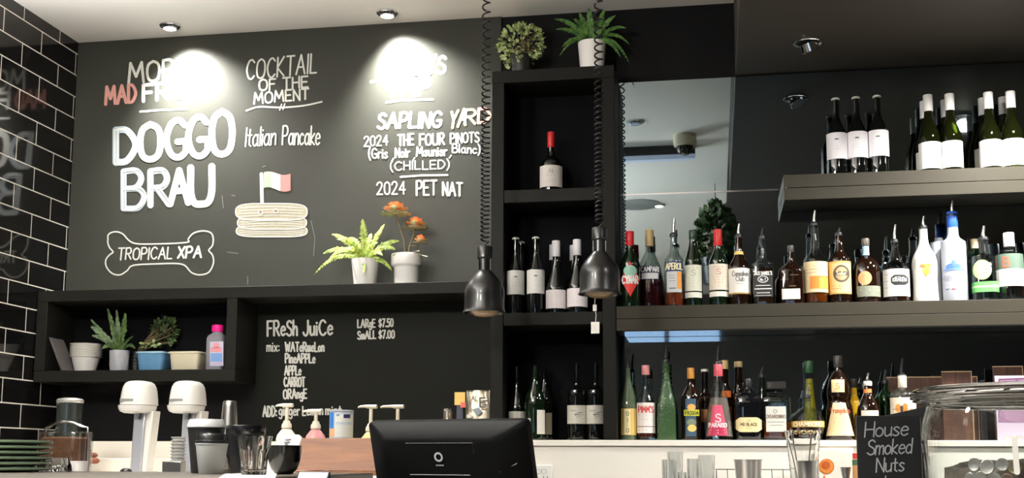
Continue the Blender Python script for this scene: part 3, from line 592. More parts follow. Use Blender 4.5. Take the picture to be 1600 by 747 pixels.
bot('wine_bottle', 'dark stoppered wine bottle half hidden behind the leftmost middle-niche bottle', 814, WINE_T(381, 487, 13.5), G_DARK, 1.7895, Y=-.06, flange=(381, 5.5, (170, 168, 164)), group='dark wine bottles in the middle niche')
for c, top, lab, ca in ((869, 377, 'third from left in the middle niche', 0), (902, 375, 'beside the right heat lamp in the middle niche', 0)):
    bot('wine_bottle', 'white-capped wine bottle with pink striped label, ' + lab, c, [(15.6, 488), (16, 486), (16, top + 78), (14, top + 66), (8.5, top + 46), (6, top + 30), (5.6, top + 10), (5.6, top)], G_DARK, 1.7895, Y=-.15, cap=(top, top + 24, (226, 224, 228), 6.5),
        patches=[('rect', c - 15.6, c + 15.6, top + 76, top + 104, (230, 222, 224))], texts=[((), c - 13, c + 13, top + 83 + 3 * j, 1, .8, (206, 160, 166)) for j in range(3)] + [((), c - 7, c + 8, top + 95, 1, .4, (180, 176, 176)), ((), c - 7, c + 8, top + 98, 1, .4, (180, 176, 176))], group='white-capped bottles in the middle niche')
for c, top, lab in ((864.5, 383, 'behind the third middle-niche bottle'), (896.5, 384, 'behind the bottle beside the right heat lamp')):
    bot('wine_bottle', 'white-capped wine bottle half hidden ' + lab, c, [(15, 487), (15.4, 485), (15.4, top + 76), (13.5, top + 64), (8, top + 45), (5.8, top + 30), (5.4, top)], G_DARK, 1.7895, Y=-.06, cap=(top, top + 22, (214, 213, 218), 6.2), group='white-capped bottles in the middle niche')
bot('wine_bottle', 'dark bottle with low cream label at the left of the bottom niche', 807.5, [(13.2, 687), (13.6, 685), (13.6, 642), (11.5, 630), (6.5, 610), (4.6, 596), (4.4, 573)], G_DARK, ZW, patches=[('rect', 794.5, 820, 643, 668, (196, 192, 180))], group='wine bottles in the bottom niche')
bot('wine_bottle', 'dark green bottle with two narrow cream labels in the bottom niche', 836, [(16, 687), (16.5, 685), (16.5, 634), (13, 616), (7.2, 602), (5, 592), (4.6, 571)], G_DGREEN, ZW, Y=-.15, patches=[('rect', 820, 829, 654, 679, CREAM), ('rect', 839, 851, 641, 678, CREAM)], group='wine bottles in the bottom niche')
bot('wine_bottle', 'dark unlabelled bottle half hidden behind the two-label bottle in the bottom niche', 851, [(14, 687), (14.4, 685), (14.4, 634), (11, 616), (6.5, 602), (4.8, 592), (4.4, 575)], G_DARK, ZW, Y=-.06, patches=[('rect', 851, 862, 645, 678, (150, 140, 116))], group='wine bottles in the bottom niche')
for c, lab in ((901.5, 'third from left in the bottom niche'), (931, 'at the right end of the bottom niche')):
    bot('wine_bottle', 'tall dark bottle with sketched grey label, ' + lab, c, [(14.4, 687), (14.9, 685), (14.9, 618), (12.5, 609), (6, 603), (4.5, 596), (4.3, 568)], G_DARK, ZW, patches=[('rect', c - 14.6, c + 14.6, 633.5, 662, (200, 196, 184))],
        texts=[((), c - 10, c - 1, 642, 1, .6, INK), ((), c - 3, c + 3, 648, 1, 1.6, (110, 106, 98)), ((), c + 2, c + 9, 645, 1, .7, INK), ((), c + 8, c + 9, 649, 1, .7, INK), ((), c - 11, c + 8, 655, 1, .5, INK), ('O', c - 2, c + 5, 652, 7, .5, INK)], group='sketch-label bottles in the bottom niche')

# spirit row
SG = 'spirit bottles on the taupe shelf'
bot('spirit_bottle', 'dark green bottle with red cap and red diamond label', 985, [(15, 477), (15.6, 475), (15.6, 418), (13.5, 406), (8, 395), (6, 386), (5.6, 366)], G_DGREEN, ZS, Y=-.15, cap=(362, 384, (190, 30, 38), 6.5), group=SG,
    patches=[('dia', 970.5, 999.5, 409, 462, (206, 44, 34)), ('ell', 975, 995, 415, 432, (150, 196, 176))], texts=[('CYNAR', 973.5, 996.5, 442, 11, 2, (240, 238, 230))])
bot('spirit_bottle', 'bottle of dark red aperitif with tan cap and white band label', 1016, [(21, 477), (22, 475), (22, 440), (18, 424), (15, 408), (8, 394), (6, 386), (6, 364)], G_CLEAR, ZS, Y=-.075, cap=(360, 384, (196, 170, 120), 6.6), liquid=mat('deep red aperitif', (44, 8, 14), .1), level=434, group=SG,
    patches=[('rect', 1002, 1030, 414, 434, (30, 34, 60)), ('rect', 1003.5, 1028.5, 425, 434, (224, 224, 226))], texts=[('CAMPARI', 1003, 1029, 423, 7, 1.3, (236, 236, 238))])
bot('spirit_bottle', 'bottle with navy and orange label and steel pourer, beside the green-capped vermouth', 1054, [(14.6, 477), (15.2, 475), (15.2, 412), (13, 403), (7.4, 394), (5.6, 382), (5.6, 370)], G_CLEAR, ZS, pour=(341, False), liquid=L_ORANGE, level=452, group=SG,
    patches=[('rect', 1041, 1067, 409, 424, (32, 40, 96)), ('rect', 1043, 1065, 424, 455, (206, 208, 210)), ('rect', 1058, 1065, 425, 450, (238, 166, 80))], texts=[('APEROL', 1042, 1066, 421, 9, 1.6, (244, 236, 190)), ((), 1046, 1055, 430, 1, .6, GREYT), ((), 1046, 1055, 434, 1, .6, GREYT), ((), 1046, 1055, 438, 1, .6, GREYT), ((), 1047, 1056, 449, 1, 1.2, INK)])
def vlabel(c, y0, y1, tint): return [((), c - 6, c + 6, y0 + 5, 1, .8, tint), ('S', c - 3, c + 3, y0 + 16, 8, .8, tint), ((), c - 8, c + 8, y0 + 20, 1, .7, tint), ((), c - 7, c + 7, y0 + 24, 1, .6, tint), ((), c - 6, c + 6, y0 + 28, 1, .6, tint), ((), c - 9, c + 9, y0 + 33, 1, .5, tint)]
bot('spirit_bottle', 'green vermouth bottle with dark green cap and cream label', 1084, [(12.6, 477), (13.2, 475), (13.2, 414), (11.5, 402), (7.4, 387), (5.6, 376), (5.4, 363)], G_DGREEN, ZS, cap=(360, 374, (28, 52, 34), 6.2), group=SG,
    patches=[('rect', 1071.5, 1096.5, 414, 453, (214, 216, 198)), ('rect', 1071.5, 1096.5, 455, 463, (226, 226, 214))], texts=vlabel(1084, 414, 453, (150, 156, 130)))
bot('spirit_bottle', 'green vermouth bottle with red cap and red-lettered label', 1123.5, [(14, 477), (14.7, 475), (14.7, 414), (12.5, 403), (7.4, 392), (6, 385), (5.6, 363)], G_DGREEN, ZS, cap=(359, 384, (196, 40, 40), 6.5), group=SG,
    patches=[('rect', 1109.5, 1138, 413, 452, (226, 214, 196)), ('rect', 1109.5, 1138, 454.5, 462, (232, 226, 214))], texts=vlabel(1123.5, 413, 452, (192, 90, 78)))
bot('spirit_bottle', 'dark whisky bottle with white script label, yellow neck ring and pourer', 1156, [(16, 477), (16.7, 475), (16.7, 425), (13.5, 411), (7.4, 399), (5.6, 386), (5.2, 372)], G_BROWN, ZS, pour=(350, False), group=SG,
    patches=[('rect', 1149, 1163, 393, 398, (226, 196, 110)), ('rect', 1140, 1172, 420, 457, (234, 230, 222)), ('rect', 1140.5, 1172, 457, 459, (180, 140, 70))], texts=[('Canadian', 1146, 1169, 432, 7, .8, INK), ('Club', 1151, 1163, 440, 7, .8, INK), ((), 1152, 1162, 444, 1, .5, GREYT)])
bot('spirit_bottle', 'square whiskey bottle with black label and white lettering', 1193, [(16, 477, 6), (16.5, 475, 6), (16.5, 418, 6), (15, 413, 5), (7.5, 406, 2), (6, 397), (5.8, 385), (4.5, 374)], G_CLEAR, ZS, pour=(356, True), liquid=mat('dark whiskey', (38, 22, 12), .05), level=420, group=SG,
    patches=[('rect', 1178.5, 1207.5, 426, 464, (20, 20, 20)), ('ell', 1185, 1201, 432, 443, (190, 190, 188)), ('ell', 1186.5, 1199.5, 433.5, 441.5, (24, 24, 24))], texts=[("JACK DANIEL'S", 1180, 1206, 431, 5, .9, (230, 228, 224)), ('No 7', 1189, 1197, 440, 4, .7, (220, 220, 218)), ((), 1183, 1203, 447, 1, 1.2, (206, 206, 204)), ((), 1181, 1205, 452, 1, 1.6, (206, 206, 204)), ((), 1184, 1202, 458, 1, 1.2, (206, 206, 204)), ((), 1182, 1204, 462, 1, .7, (206, 206, 204))])
bot('spirit_bottle', 'broad dark flask bottle with small white label at its foot', 1237.5, [(19.2, 473, 4), (19.8, 471, 4), (19.8, 428, 4), (18, 419, 3), (7, 410, 2), (4.6, 402), (4.4, 386)], G_BROWN, ZS, cap=(384, 394, (60, 58, 56), 5), group=SG, patches=[('rect', 1223, 1250, 450, 465, (226, 222, 216))], texts=[((), 1222, 1232, 436, 1, .5, (120, 100, 80)), ((), 1236, 1248, 430, 1, .5, (120, 100, 80)), ((), 1234, 1244, 446, 1, .6, (150, 120, 90))])
bot('spirit_bottle', 'tall whiskey bottle with cream and orange label and long pourer', 1276, [(17.8, 473), (18.6, 471), (18.6, 412), (16.4, 402), (8.4, 392), (6.4, 376), (5.8, 353)], G_CLEAR, ZS, pour=(329, False), liquid=L_AMBER, level=456, group=SG,
    patches=[('rect', 1258.5, 1294, 409, 455, (226, 206, 160)), ('rect', 1267, 1293.5, 431, 450, (224, 132, 48)), ('rect', 1281, 1293.5, 433, 449, (238, 170, 70))], texts=[((), 1262, 1285, 416, 1, .7, (140, 110, 70)), ((), 1262, 1278, 421, 1, .7, (140, 110, 70)), ((), 1262, 1276, 426, 1, .6, (140, 110, 70))])
bot('spirit_bottle', 'rum bottle with orange-cream label and round dark emblem', 1314, [(16.8, 473), (17.6, 471), (17.6, 409), (15, 403), (9, 395), (7, 388), (5.4, 377), (5.2, 369)], G_BROWN, ZS, pour=(356, True), group=SG,
    patches=[('rect', 1297, 1330, 409, 458, (226, 172, 92)), ('rect', 1302, 1330, 412, 456, (236, 202, 140)), ('ell', 1304, 1328, 415, 441, (84, 72, 60)), ('ell', 1307, 1325, 418, 438, (186, 160, 118)), ('rect', 1307, 1325, 425, 431, (70, 60, 52))], texts=[('Sailor', 1309, 1323, 430, 5, .8, (236, 220, 180)), ((), 1303, 1322, 446, 1, .6, (150, 110, 60)), ((), 1303, 1316, 450, 1, .6, (150, 110, 60))])
bot('spirit_bottle', 'squat round whisky bottle with orange disc and green foot label', 1355.5, [(19, 473), (20.8, 470), (20.8, 428), (17.5, 410), (9, 402), (5.4, 398), (5.2, 386), (5.2, 376)], G_BROWN, ZS, cap=(373, 384, (92, 86, 78), 6), group=SG,
    patches=[('rect', 1350.8, 1360.2, 385, 399, (150, 196, 220)), ('ell', 1343, 1363, 425, 446, (226, 158, 110)), ('rect', 1341, 1375, 447, 463, (128, 132, 116))], texts=[((), 1346, 1372, 453, 1, 1.2, (206, 206, 190)), ((), 1348, 1370, 458, 1, .7, (60, 60, 50)), ((), 1351, 1349, 432, 1, .6, (60, 40, 30))])
def loops(t, X, Y, zz, k, at):
    for s in (-1, 1):
        mb = MB(); cz = zz(405); cx = X + s * 13.5 * k
        mb.tube([(cx + s * 5.5 * k * math.cos(a), Y, cz + 6 * k * math.sin(a)) for a in [math.pi + i * math.pi / 8 for i in range(-8, 8)]] , .0035, 8)
        mb.build('ring_handle', M_GLASS, t)
bot('spirit_bottle', 'two-handled clear rum bottle with white label and black badge', 1401.5, [(19.8, 473), (20.6, 471), (20.6, 426), (19, 418), (11, 409), (7.6, 398), (5.4, 388), (5.2, 380)], G_CLEAR, ZS, pour=(351, False), liquid=mat('black rum', (40, 16, 8), .1), level=458, group=SG, extra=loops,
    patches=[('rect', 1382.5, 1421, 422, 463, (236, 232, 222)), ('hex', 1394, 1419, 431, 447, (30, 28, 28))], texts=[('KRAKEN', 1397, 1416, 441, 5, .9, (228, 224, 214)), ((), 1400, 1413, 434.5, 1, .8, (200, 196, 186)), ((), 1385, 1391, 430, 1, .5, GREYT), ((), 1385, 1391, 440, 1, .5, GREYT), ((), 1385, 1391, 450, 1, .5, GREYT)])
bot('spirit_bottle', 'opaque white bottle with orange palm emblem and steel pourer', 1447, [(19, 473), (19.6, 470), (18.4, 442), (19.2, 416), (17, 401), (9.4, 386), (6.6, 374), (6.2, 358)], G_WHITE, ZS, pour=(338, False), group=SG,
    patches=[('ell', 1443, 1456, 420, 430, (240, 190, 90)), ('ell', 1440, 1450, 415, 420, (206, 120, 50)), ('ell', 1446, 1457, 414, 420, (220, 140, 60)), ('ell', 1446, 1453, 421, 433, (228, 160, 60))], texts=[('Malibu', 1433, 1458, 410, 8, 1, (226, 214, 190))])
bot('spirit_bottle', 'tall frosted vodka bottle with blue foil neck', 1493.5, [(17.8, 473), (18.5, 471), (18.5, 388), (16.4, 378), (9.4, 371), (8, 358), (7.4, 338)], G_FROST, ZS, cap=(331, 356, (44, 92, 190), 8.2), pour=(313, False), group=SG,
    patches=[('ell', 1481, 1503, 414, 424, (70, 110, 196)), ('rect', 1478, 1508, 422, 424.5, (96, 130, 200)), ('ell', 1490, 1496, 409, 418, (84, 120, 200))], texts=[('GREY GOOSE', 1478, 1509, 439, 6, .9, (150, 152, 168)), ((), 1480, 1485, 453, 1, 1.4, (90, 90, 130)), ((), 1489, 1494, 453, 1, 1.4, (206, 90, 90))])
bot('spirit_bottle', 'squat clear gin bottle with green disc and green band', 1541, [(18.6, 473, 3), (19.2, 470, 3), (19.2, 409, 3), (18, 402, 2.5), (8.4, 398), (7.2, 390), (7, 376)], G_CLEAR, ZS, Y=-.13, pour=(353, False), group=SG,
    patches=[('ell', 1524, 1551, 409, 440, (150, 190, 120)), ('ell', 1526, 1549, 411.5, 437.5, (186, 210, 140)), ('rect', 1521.5, 1560.5, 443, 459, (92, 170, 88)), ('rect', 1521.5, 1560.5, 449, 452, (170, 214, 150))], texts=[((), 1530, 1544, 418, 1, .8, (130, 160, 90)), ((), 1528, 1546, 424, 1, .8, (130, 160, 90)), ((), 1530, 1545, 430, 1, .8, (130, 160, 90))])
bot('spirit_bottle', 'clear bottle with pale cork half hidden behind the green-disc gin bottle', 1527, [(11, 473), (11.6, 471), (11.6, 412), (10, 405), (6.5, 398), (5.5, 392), (5.2, 380)], G_PALEG, ZS, Y=-.043, cap=(374, 388, (226, 206, 166), 5.6), group=SG)
bot('spirit_bottle', 'clear gin bottle with white cap, grey-green label and red letter B', 1581, [(18.6, 472), (19.4, 469), (19.4, 404), (16.5, 395), (8.6, 390), (7.4, 382), (7.2, 367)], G_CLEAR, ZS, cap=(364, 386, (232, 232, 232), 8.2), group=SG,
    patches=[('rect', 1561.5, 1600.5, 399, 423, (84, 104, 90)), ('rect', 1561.5, 1600.5, 422.5, 449, (244, 242, 236))], texts=[('B', 1572, 1580, 419, 14, 2.6, (222, 92, 70))])
bot('spirit_bottle', 'frosted white bottle half hidden between the palm bottle and the vodka', 1471, [(13, 473), (13.4, 471), (13.4, 388), (11, 380), (7, 376), (6.2, 372)], G_FROST, ZS, Y=-.05, group=SG)
bot('spirit_bottle', 'clear bottle at the far right end of the spirit row', 1624, [(17, 472), (17.6, 470), (17.6, 405), (14, 394), (7, 388), (6, 366)], G_CLEAR, ZS, cap=(362, 380, (60, 60, 60), 6.6), liquid=L_AMBER, level=420, group=SG)

# bottom row on the bench
BG = 'bottles on the white bench shelf'
bot('spirit_bottle', 'pale green bottle with gold upright label beside the tower', 982, [(12.6, 688), (13, 686), (13, 642), (10.4, 622), (6.4, 602), (4.2, 592), (4, 575)], G_MIST, ZW, pour=(546, True), group=BG, patches=[('rect', 971, 994, 639, 680, (206, 176, 96)), ('rect', 976, 985, 640, 679, (228, 214, 166))], texts=[('O', 979, 983, 650, 6, .7, INK), ('I', 980, 982, 660, 6, .7, INK), ('O', 979, 983, 676, 6, .7, INK)])
bot('spirit_bottle', 'clear aperitif bottle with pink cap and white label lettered in red', 1010, [(13.6, 688), (14.2, 686), (14.2, 634), (12, 623), (7.4, 611), (6, 600), (5.8, 575)], G_CLEAR, ZW, cap=(571, 586, (226, 150, 150), 6.4), group=BG, patches=[('rect', 996, 1023.5, 630, 677, (230, 222, 216)), ('rect', 997, 1023, 666.5, 667.5, (90, 40, 40))], texts=[("PIMM'S", 999, 1020.5, 645, 9, 1.5, (196, 70, 70)), ((), 1000, 1020, 650, 1, .5, GREYT), ((), 1003, 1018, 656, 1, .5, GREYT), ((), 1000, 1020, 672, 1, 1, (170, 120, 110))], liquid=mat('dark aperitif', (70, 22, 12), .1), level=678)
def rings_(t, X, Y, zz, k, at):
    mb = MB()
    for y in (574, 581, 588, 595): mb.lathe([(at(zz(y))[0] + .0004, -.001), (at(zz(y))[0] + .0022, 0), (at(zz(y))[0] + .0004, .001)], (X, Y, zz(y)), 24, cap0=False, cap1=False)
    mb.build('neck_ridges', M_STEEL, t)
bot('spirit_bottle', 'green ridged-neck bottle of square section, third on the bench', 1042, [(14.4, 688, 5), (15, 686, 5), (14.6, 644, 5), (13, 628, 4), (8.4, 607, 3), (6, 592, 2), (5.4, 580), (5.4, 567)], G_EMB, ZW, pour=(541, True), group=BG, extra=rings_)
bot('spirit_bottle', 'dark brown bottle with passionfruit picture and yellow banner', 1081, [(15, 688), (15.6, 686), (15.6, 628), (12.4, 614), (6.4, 603), (5.2, 594), (4.8, 577)], G_BROWN, ZW, cap=(575, 592, (196, 138, 60), 5.8), group=BG,
    patches=[('rect', 1072, 1088, 624, 682, (48, 76, 96)), ('ell', 1075, 1087, 632, 642, (226, 170, 90)), ('rect', 1070, 1092.5, 641, 650.5, (206, 204, 60)), ('ell', 1074, 1088, 655, 666, (120, 130, 110)), ('ell', 1075, 1088, 664, 675, (236, 196, 110))], texts=[('PASSOA', 1072, 1091, 648.5, 5.5, .9, (60, 70, 40))])
bot('spirit_bottle', 'conical clear bottle with pink collar and pink label', 1124, [(23, 688), (23.6, 685), (22, 676), (18, 642), (13, 616), (8.2, 597), (6.6, 586), (6.2, 570)], G_CLEAR, ZW, Y=-.14, pour=(540, True), cap=(568, 588, (214, 92, 104), 7), group=BG, liquid=L_PINK, level=622,
    patches=[('trap', 1107, 1137, 634, 681, (206, 70, 100)), ('trap', 1109, 1136, 664, 680, (170, 30, 70))], texts=[('PARAISO', 1109, 1135, 668, 6, 1.2, (244, 232, 232)), ('S', 1119, 1126, 660, 12, 1.6, (240, 220, 224)), ((), 1112, 1132, 673, 1, .9, (230, 200, 206)), ((), 1111, 1133, 677, 1, .9, (230, 200, 206))])
bot('spirit_bottle', 'dark bottle with tan cap behind the conical bottle, left one', 1134, [(11, 688), (11.4, 686), (11.4, 622), (9, 612), (6, 602), (5.4, 596), (5.4, 568)], G_BROWN, ZW, Y=-.04, cap=(563, 577, (206, 180, 120), 6.2), group=BG, patches=[('rect', 1130, 1143, 611, 621, (236, 120, 50)), ('rect', 1125, 1144, 636, 670, (206, 120, 60))])
bot('spirit_bottle', 'dark bottle with tan cap behind the conical bottle, right one', 1156, [(11, 688), (11.4, 686), (11.4, 624), (9, 614), (6.4, 604), (5.8, 590), (5.6, 569)], G_BROWN, ZW, Y=-.04, cap=(565, 574, (190, 166, 116), 6.4), group=BG)
bot('spirit_bottle', 'dark slim bottle with white cap left of the conical bottle', 1103, [(10, 688), (10.4, 686), (10.4, 628), (8, 618), (5, 610), (4.6, 580)], G_BROWN, ZW, Y=-.05, cap=(577, 581, (230, 226, 220), 6), group=BG, patches=[('rect', 1096, 1110, 640, 660, (176, 120, 80))])
bot('spirit_bottle', 'black liqueur bottle with cream six-sided label', 1170.5, [(20.6, 688, 4), (21.4, 686, 4), (21.4, 630, 4), (17, 617, 3), (8, 611, 2), (5.2, 606), (5, 594)], mat('black glossy bottle', (8, 9, 12), .03, coat=.6), ZW, cap=(592, 606, (30, 30, 30), 5.6), group=BG, patches=[('hex', 1148.5, 1192.5, 653, 675.5, (226, 208, 156))], texts=[('MR BLACK', 1158, 1183, 666, 4.5, .8, (90, 80, 50)), ((), 1166, 1175, 670, 1, .5, (140, 120, 80)), ((), 1168, 1173, 658, 1, .6, (140, 120, 80))])
bot('spirit_bottle', 'slim green bottle standing behind the black liqueur bottle', 1193, [(8, 688), (8.4, 686), (8.4, 640), (6.4, 620), (4.4, 606), (4, 590)], G_DGREEN, ZW, Y=-.045, pour=(574, True), group=BG)
bot('spirit_bottle', 'square amaretto bottle with flat square black cap', 1214.5, [(21, 688, 7), (22, 686, 7), (22, 630, 7), (19, 621, 5), (9, 617, 2), (6.5, 613), (6.5, 606)], G_CLEAR, ZW, cap=(597, 608, (26, 24, 22), 15, 6), liquid=L_AMBER, level=660, group=BG, patches=[('rect', 1198.5, 1228.5, 636, 675, (206, 206, 198))], texts=[('DISARONNO', 1200, 1227, 654, 5, .8, (110, 90, 70)), ('O', 1210, 1215, 646, 5, .8, (120, 110, 90)), ((), 1202, 1225, 660, 1, .6, GREYT), ((), 1204, 1223, 665, 1, .5, GREYT)])
bot('spirit_bottle', 'tall tapering yellow liqueur bottle with green cap behind the round bottle', 1267, [(11.6, 688), (12, 686), (11.4, 655), (9.6, 628), (7, 600), (6.4, 586), (6.2, 568)], G_CLEAR, ZW, Y=-.045, cap=(564, 583, (34, 76, 44), 6.8), liquid=mat('yellow green liqueur', (176, 164, 40), .3), level=592, group=BG, texts=[((), 1264, 1270, 600, 1, .8, INK), ((), 1262, 1270, 610, 1, 1, INK), ((), 1263, 1271, 618, 1, .8, INK), ((), 1262, 1268, 626, 1, 1.4, INK)])
bot('spirit_bottle', 'round globe liqueur bottle with gold lettered waistband', 1263, [(14, 688), (19.5, 685), (23.5, 676), (26, 665), (25, 656), (19, 645), (8, 637), (5.2, 631), (5, 623)], G_CLEAR, ZW, Y=-.14, pour=(604, False), liquid=mat('dark raspberry liqueur', (44, 10, 12), .05), level=660, group=BG, patches=[('rect', 1238.5, 1287.5, 658.5, 668, (190, 160, 84))], texts=[('CHAMBORD', 1242, 1284, 666.5, 6, 1.1, (250, 244, 214))])
bot('spirit_bottle', 'brown robe-shaped hazelnut liqueur bottle with cream label', 1313, [(20, 688), (21.8, 685), (21.2, 660), (20.4, 641), (18.4, 632), (17.2, 627), (18.6, 619), (18, 605), (14.6, 593), (9, 584), (6.4, 578), (6, 562)], G_BROWN, ZW, cap=(556, 574, (60, 56, 52), 6.8), group=BG,
    patches=[('rect', 1302.5, 1321.5, 594, 614, (226, 200, 150)), ('trap', 1292.5, 1333.5, 630, 681, (236, 212, 164))], texts=[('S', 1309, 1314, 609, 9, .9, (206, 110, 60)), ('Frangelico', 1301, 1327, 646, 8, 1, (190, 90, 60)), ((), 1298, 1318, 653, 1, .5, (150, 130, 100)), ((), 1298, 1326, 657, 1, .5, (150, 130, 100)), ((), 1297, 1312, 661, 1, .5, (150, 130, 100)), ((), 1297, 1331, 673, 1, 1, (170, 140, 90))])
bot('spirit_bottle', 'small bottle of bright yellow liqueur behind the robe-shaped bottle', 1337, [(10.4, 688), (11, 686), (11, 634), (8, 624), (4.6, 617), (4.4, 600)], L_OPY, ZW, Y=-.045, cap=(592, 606, (50, 46, 42), 5), group=BG)
bot('spirit_bottle', 'amber bottle with white nozzle above the nuts sign', 1358.5, [(16, 688), (17, 685), (17, 642), (12.6, 627), (7.6, 617), (5.4, 606), (5.2, 600)], G_BROWN, ZW, cap=(596, 603, (224, 222, 214), 6.8), pour=(583, False), group=BG, patches=[('rect', 1348, 1373, 642, 668, (228, 214, 196)), ('rect', 1352, 1364, 608, 614, (220, 120, 60))])
bot('spirit_bottle', 'pale glass bottle with dark pourer between the amber and the tree-label bottles', 1386, [(12.6, 688), (13, 686), (13, 630), (10, 616), (5.6, 610), (5, 600)], G_PALEG, ZW, Y=-.055, pour=(578, True), group=BG)
bot('spirit_bottle', 'clear gin bottle with white neck and tree picture label', 1413, [(19.4, 688), (20.2, 685), (20.2, 628), (16.4, 613), (7, 606), (6, 600), (5.8, 590)], G_CLEAR, ZW, cap=(587, 606, (216, 204, 186), 6.8), pour=(560, True), group=BG, patches=[('rect', 1394.5, 1432, 622, 672, (226, 214, 190)), ('ell', 1402, 1410, 632, 645, (206, 140, 60)), ('ell', 1412, 1420, 631, 644, (190, 120, 50)), ('rect', 1409, 1413, 635, 646, (50, 36, 30))], texts=[((), 1398, 1408, 640, 1, .8, (150, 100, 50)), ((), 1414, 1426, 640, 1, .8, (150, 100, 50))])

# ------------------------------------------------------------------ plants
def leafmat(name, a, b, scale=60):
    m = mat(name, a, .55, sss=0); nt = m.node_tree; bs = nt.nodes['Principled BSDF']
    tc = nt.nodes.new('ShaderNodeTexCoord'); nz = nt.nodes.new('ShaderNodeTexNoise'); nz.inputs['Scale'].default_value = scale
    cr = nt.nodes.new('ShaderNodeValToRGB'); cr.color_ramp.elements[0].position = .35; cr.color_ramp.elements[1].position = .65
    cr.color_ramp.elements[0].color = lin(a) + (1,); cr.color_ramp.elements[1].color = lin(b) + (1,)
    nt.links.new(tc.outputs['Object'], nz.inputs['Vector']); nt.links.new(nz.outputs['Fac'], cr.inputs[0]); nt.links.new(cr.outputs[0], bs.inputs['Base Color'])
    return m
F_YEL = leafmat('yellow green fern', (84, 118, 30), (170, 180, 78)); F_MID = leafmat('mid green fern', (44, 84, 34), (92, 130, 58)); F_DARK = leafmat('dark green leaf', (28, 52, 26), (78, 100, 52)); F_LIGHT = leafmat('pale variegated leaf', (110, 140, 70), (200, 206, 150), 90)
M_STEM = mat('plant stem', (104, 92, 66), .7, var=.2, scale=90)
def frond(mb, p0, p1, rise, wd, n=20, m=0, saw=.55):
    """arching frond from p0 to p1 with pairs of tapering leaflets along a midrib"""
    p0, p1 = Vector(p0), Vector(p1); c = (p0 + p1) / 2 + Vector((0, 0, rise)); view = Vector((0, -1, .45)).normalized()
    B = lambda t: p0 * (1 - t) ** 2 + c * 2 * t * (1 - t) + p1 * t * t
    mb.tube([B(i / 8) for i in range(9)], [.0016 - .0012 * i / 8 for i in range(9)], 5, m)
    L = (p1 - p0).length + abs(rise) * .5
    for i in range(1, n):
        t = i / n; p = B(t); d = (B(min(1, t + .02)) - B(max(0, t - .02))).normalized(); nn = (view + Vector((random.uniform(-.3, .3), 0, random.uniform(-.2, .2)))).normalized()
        sd = d.cross(nn).normalized(); wl = wd * (math.sin(math.pi * (.12 + .88 * t)) ** .7) * random.uniform(.85, 1.1); st = L / n * saw
        for s in (-1, 1):
            q = p + sd * s * wl + d * wl * .35 - nn * wl * .25
            mb.add([p - d * st * .9, p + sd * s * wl * .55 - d * st * .7 + nn * .001, q, p + sd * s * wl * .55 + d * st, p + d * st * .9], [(0, 1, 2, 3, 4)], m, False)
def bush(mb, c, rx, ry, rz, n, ls, base, m=0, sm=1):
    c, base = Vector(c), Vector(base)
    for i in range(n):
        a, b = random.uniform(0, 2 * math.pi), math.acos(random.uniform(-.8, 1)); r = random.uniform(.55, 1) ** .5
        p = c + Vector((rx * r * math.sin(b) * math.cos(a), ry * r * math.sin(b) * math.sin(a), rz * r * math.cos(b)))
        if i % 6 == 0: mb.tube([base, (base + p) / 2 + Vector((0, 0, .01)), p], [.0016, .0012, .0007], 4, sm)
        d = ((p - c) + Vector((random.uniform(-1, 1), random.uniform(-1, 1), random.uniform(-.4, 1))) * rx * .6).normalized(); sd = d.cross(Vector((random.uniform(-1, 1), random.uniform(-1, 1), .6))).normalized(); up = sd.cross(d)
        l = ls * random.uniform(.7, 1.3); wl = l * .36
        mb.add([p, p + d * l * .35 + sd * wl, p + d * l * .75 + sd * wl * .8, p + d * l - up * l * .15, p + d * l * .75 - sd * wl * .8, p + d * l * .35 - sd * wl, p + d * l * .5 + up * l * .1],
               [(0, 1, 6), (1, 2, 6), (2, 3, 6), (3, 4, 6), (4, 5, 6), (5, 0, 6)], m, True)
def pot(t, X, Y, zb, rows, material, zsoil, n=36):
    """rows of (radius, z) outside; the inner wall and the soil follow"""
    inn = [(r - .004, z) for r, z in rows[::-1] if z > zsoil]
    MB().lathe(rows + inn + [(inn[-1][0], zsoil - .004)], (X, Y, 0), n).build('pot', material, t)
    MB().lathe([(rows[-1][0] - .006 - (rows[-1][1] - zsoil) * .12, zsoil - .003), (rows[-1][0] - .006 - (rows[-1][1] - zsoil) * .12, zsoil + .001), (.004, zsoil + .004)], (X, Y, 0), 24).build('soil', M_SOIL, t)
def plant_at(name, label, c, ybase, Y, zb, group=None):
    X = xat(c, ybase, Y); return thing(name, (X, Y, zb), label, 'plant', group), X, mpp(c, ybase, Y)

ZL = 1.9115
t, X, k = plant_at('potted_fern', 'bright yellow-green fern in a plain white tapered pot on the ledge', 570, 441, -.11, ZL)
zr = zat(570, 406, -.11); pot(t, X, -.11, ZL, [(16.5 * k, ZL), (17 * k, ZL + .001), (21.5 * k, zr - .002), (21.5 * k, zr)], M_CERAM, zr - .012)
mb = MB(); b0 = (X, -.11, zr - .012)
for tx, ty, dy, rise, wd in ((491, 429, -.04, .10, .013), (504, 397, -.02, .07, .016), (518, 366, .02, .05, .016), (526, 374, -.06, .06, .017), (512, 408, -.05, .10, .015), (566, 342, 0, .02, .02), (601, 350, .04, .03, .013), (624, 377, -.02, .05, .017), (618, 390, -.06, .06, .016),
                              (613, 424, -.05, .06, .013), (568, 430, -.075, .06, .012), (545, 372, .03, .05, .016), (590, 380, -.05, .05, .016), (535, 395, -.07, .07, .015), (598, 400, -.07, .06, .014), (580, 365, .05, .04, .014)):
    frond(mb, b0, un(tx, ty, -.11 + dy), rise, wd)
mb.build('foliage', F_YEL, t)
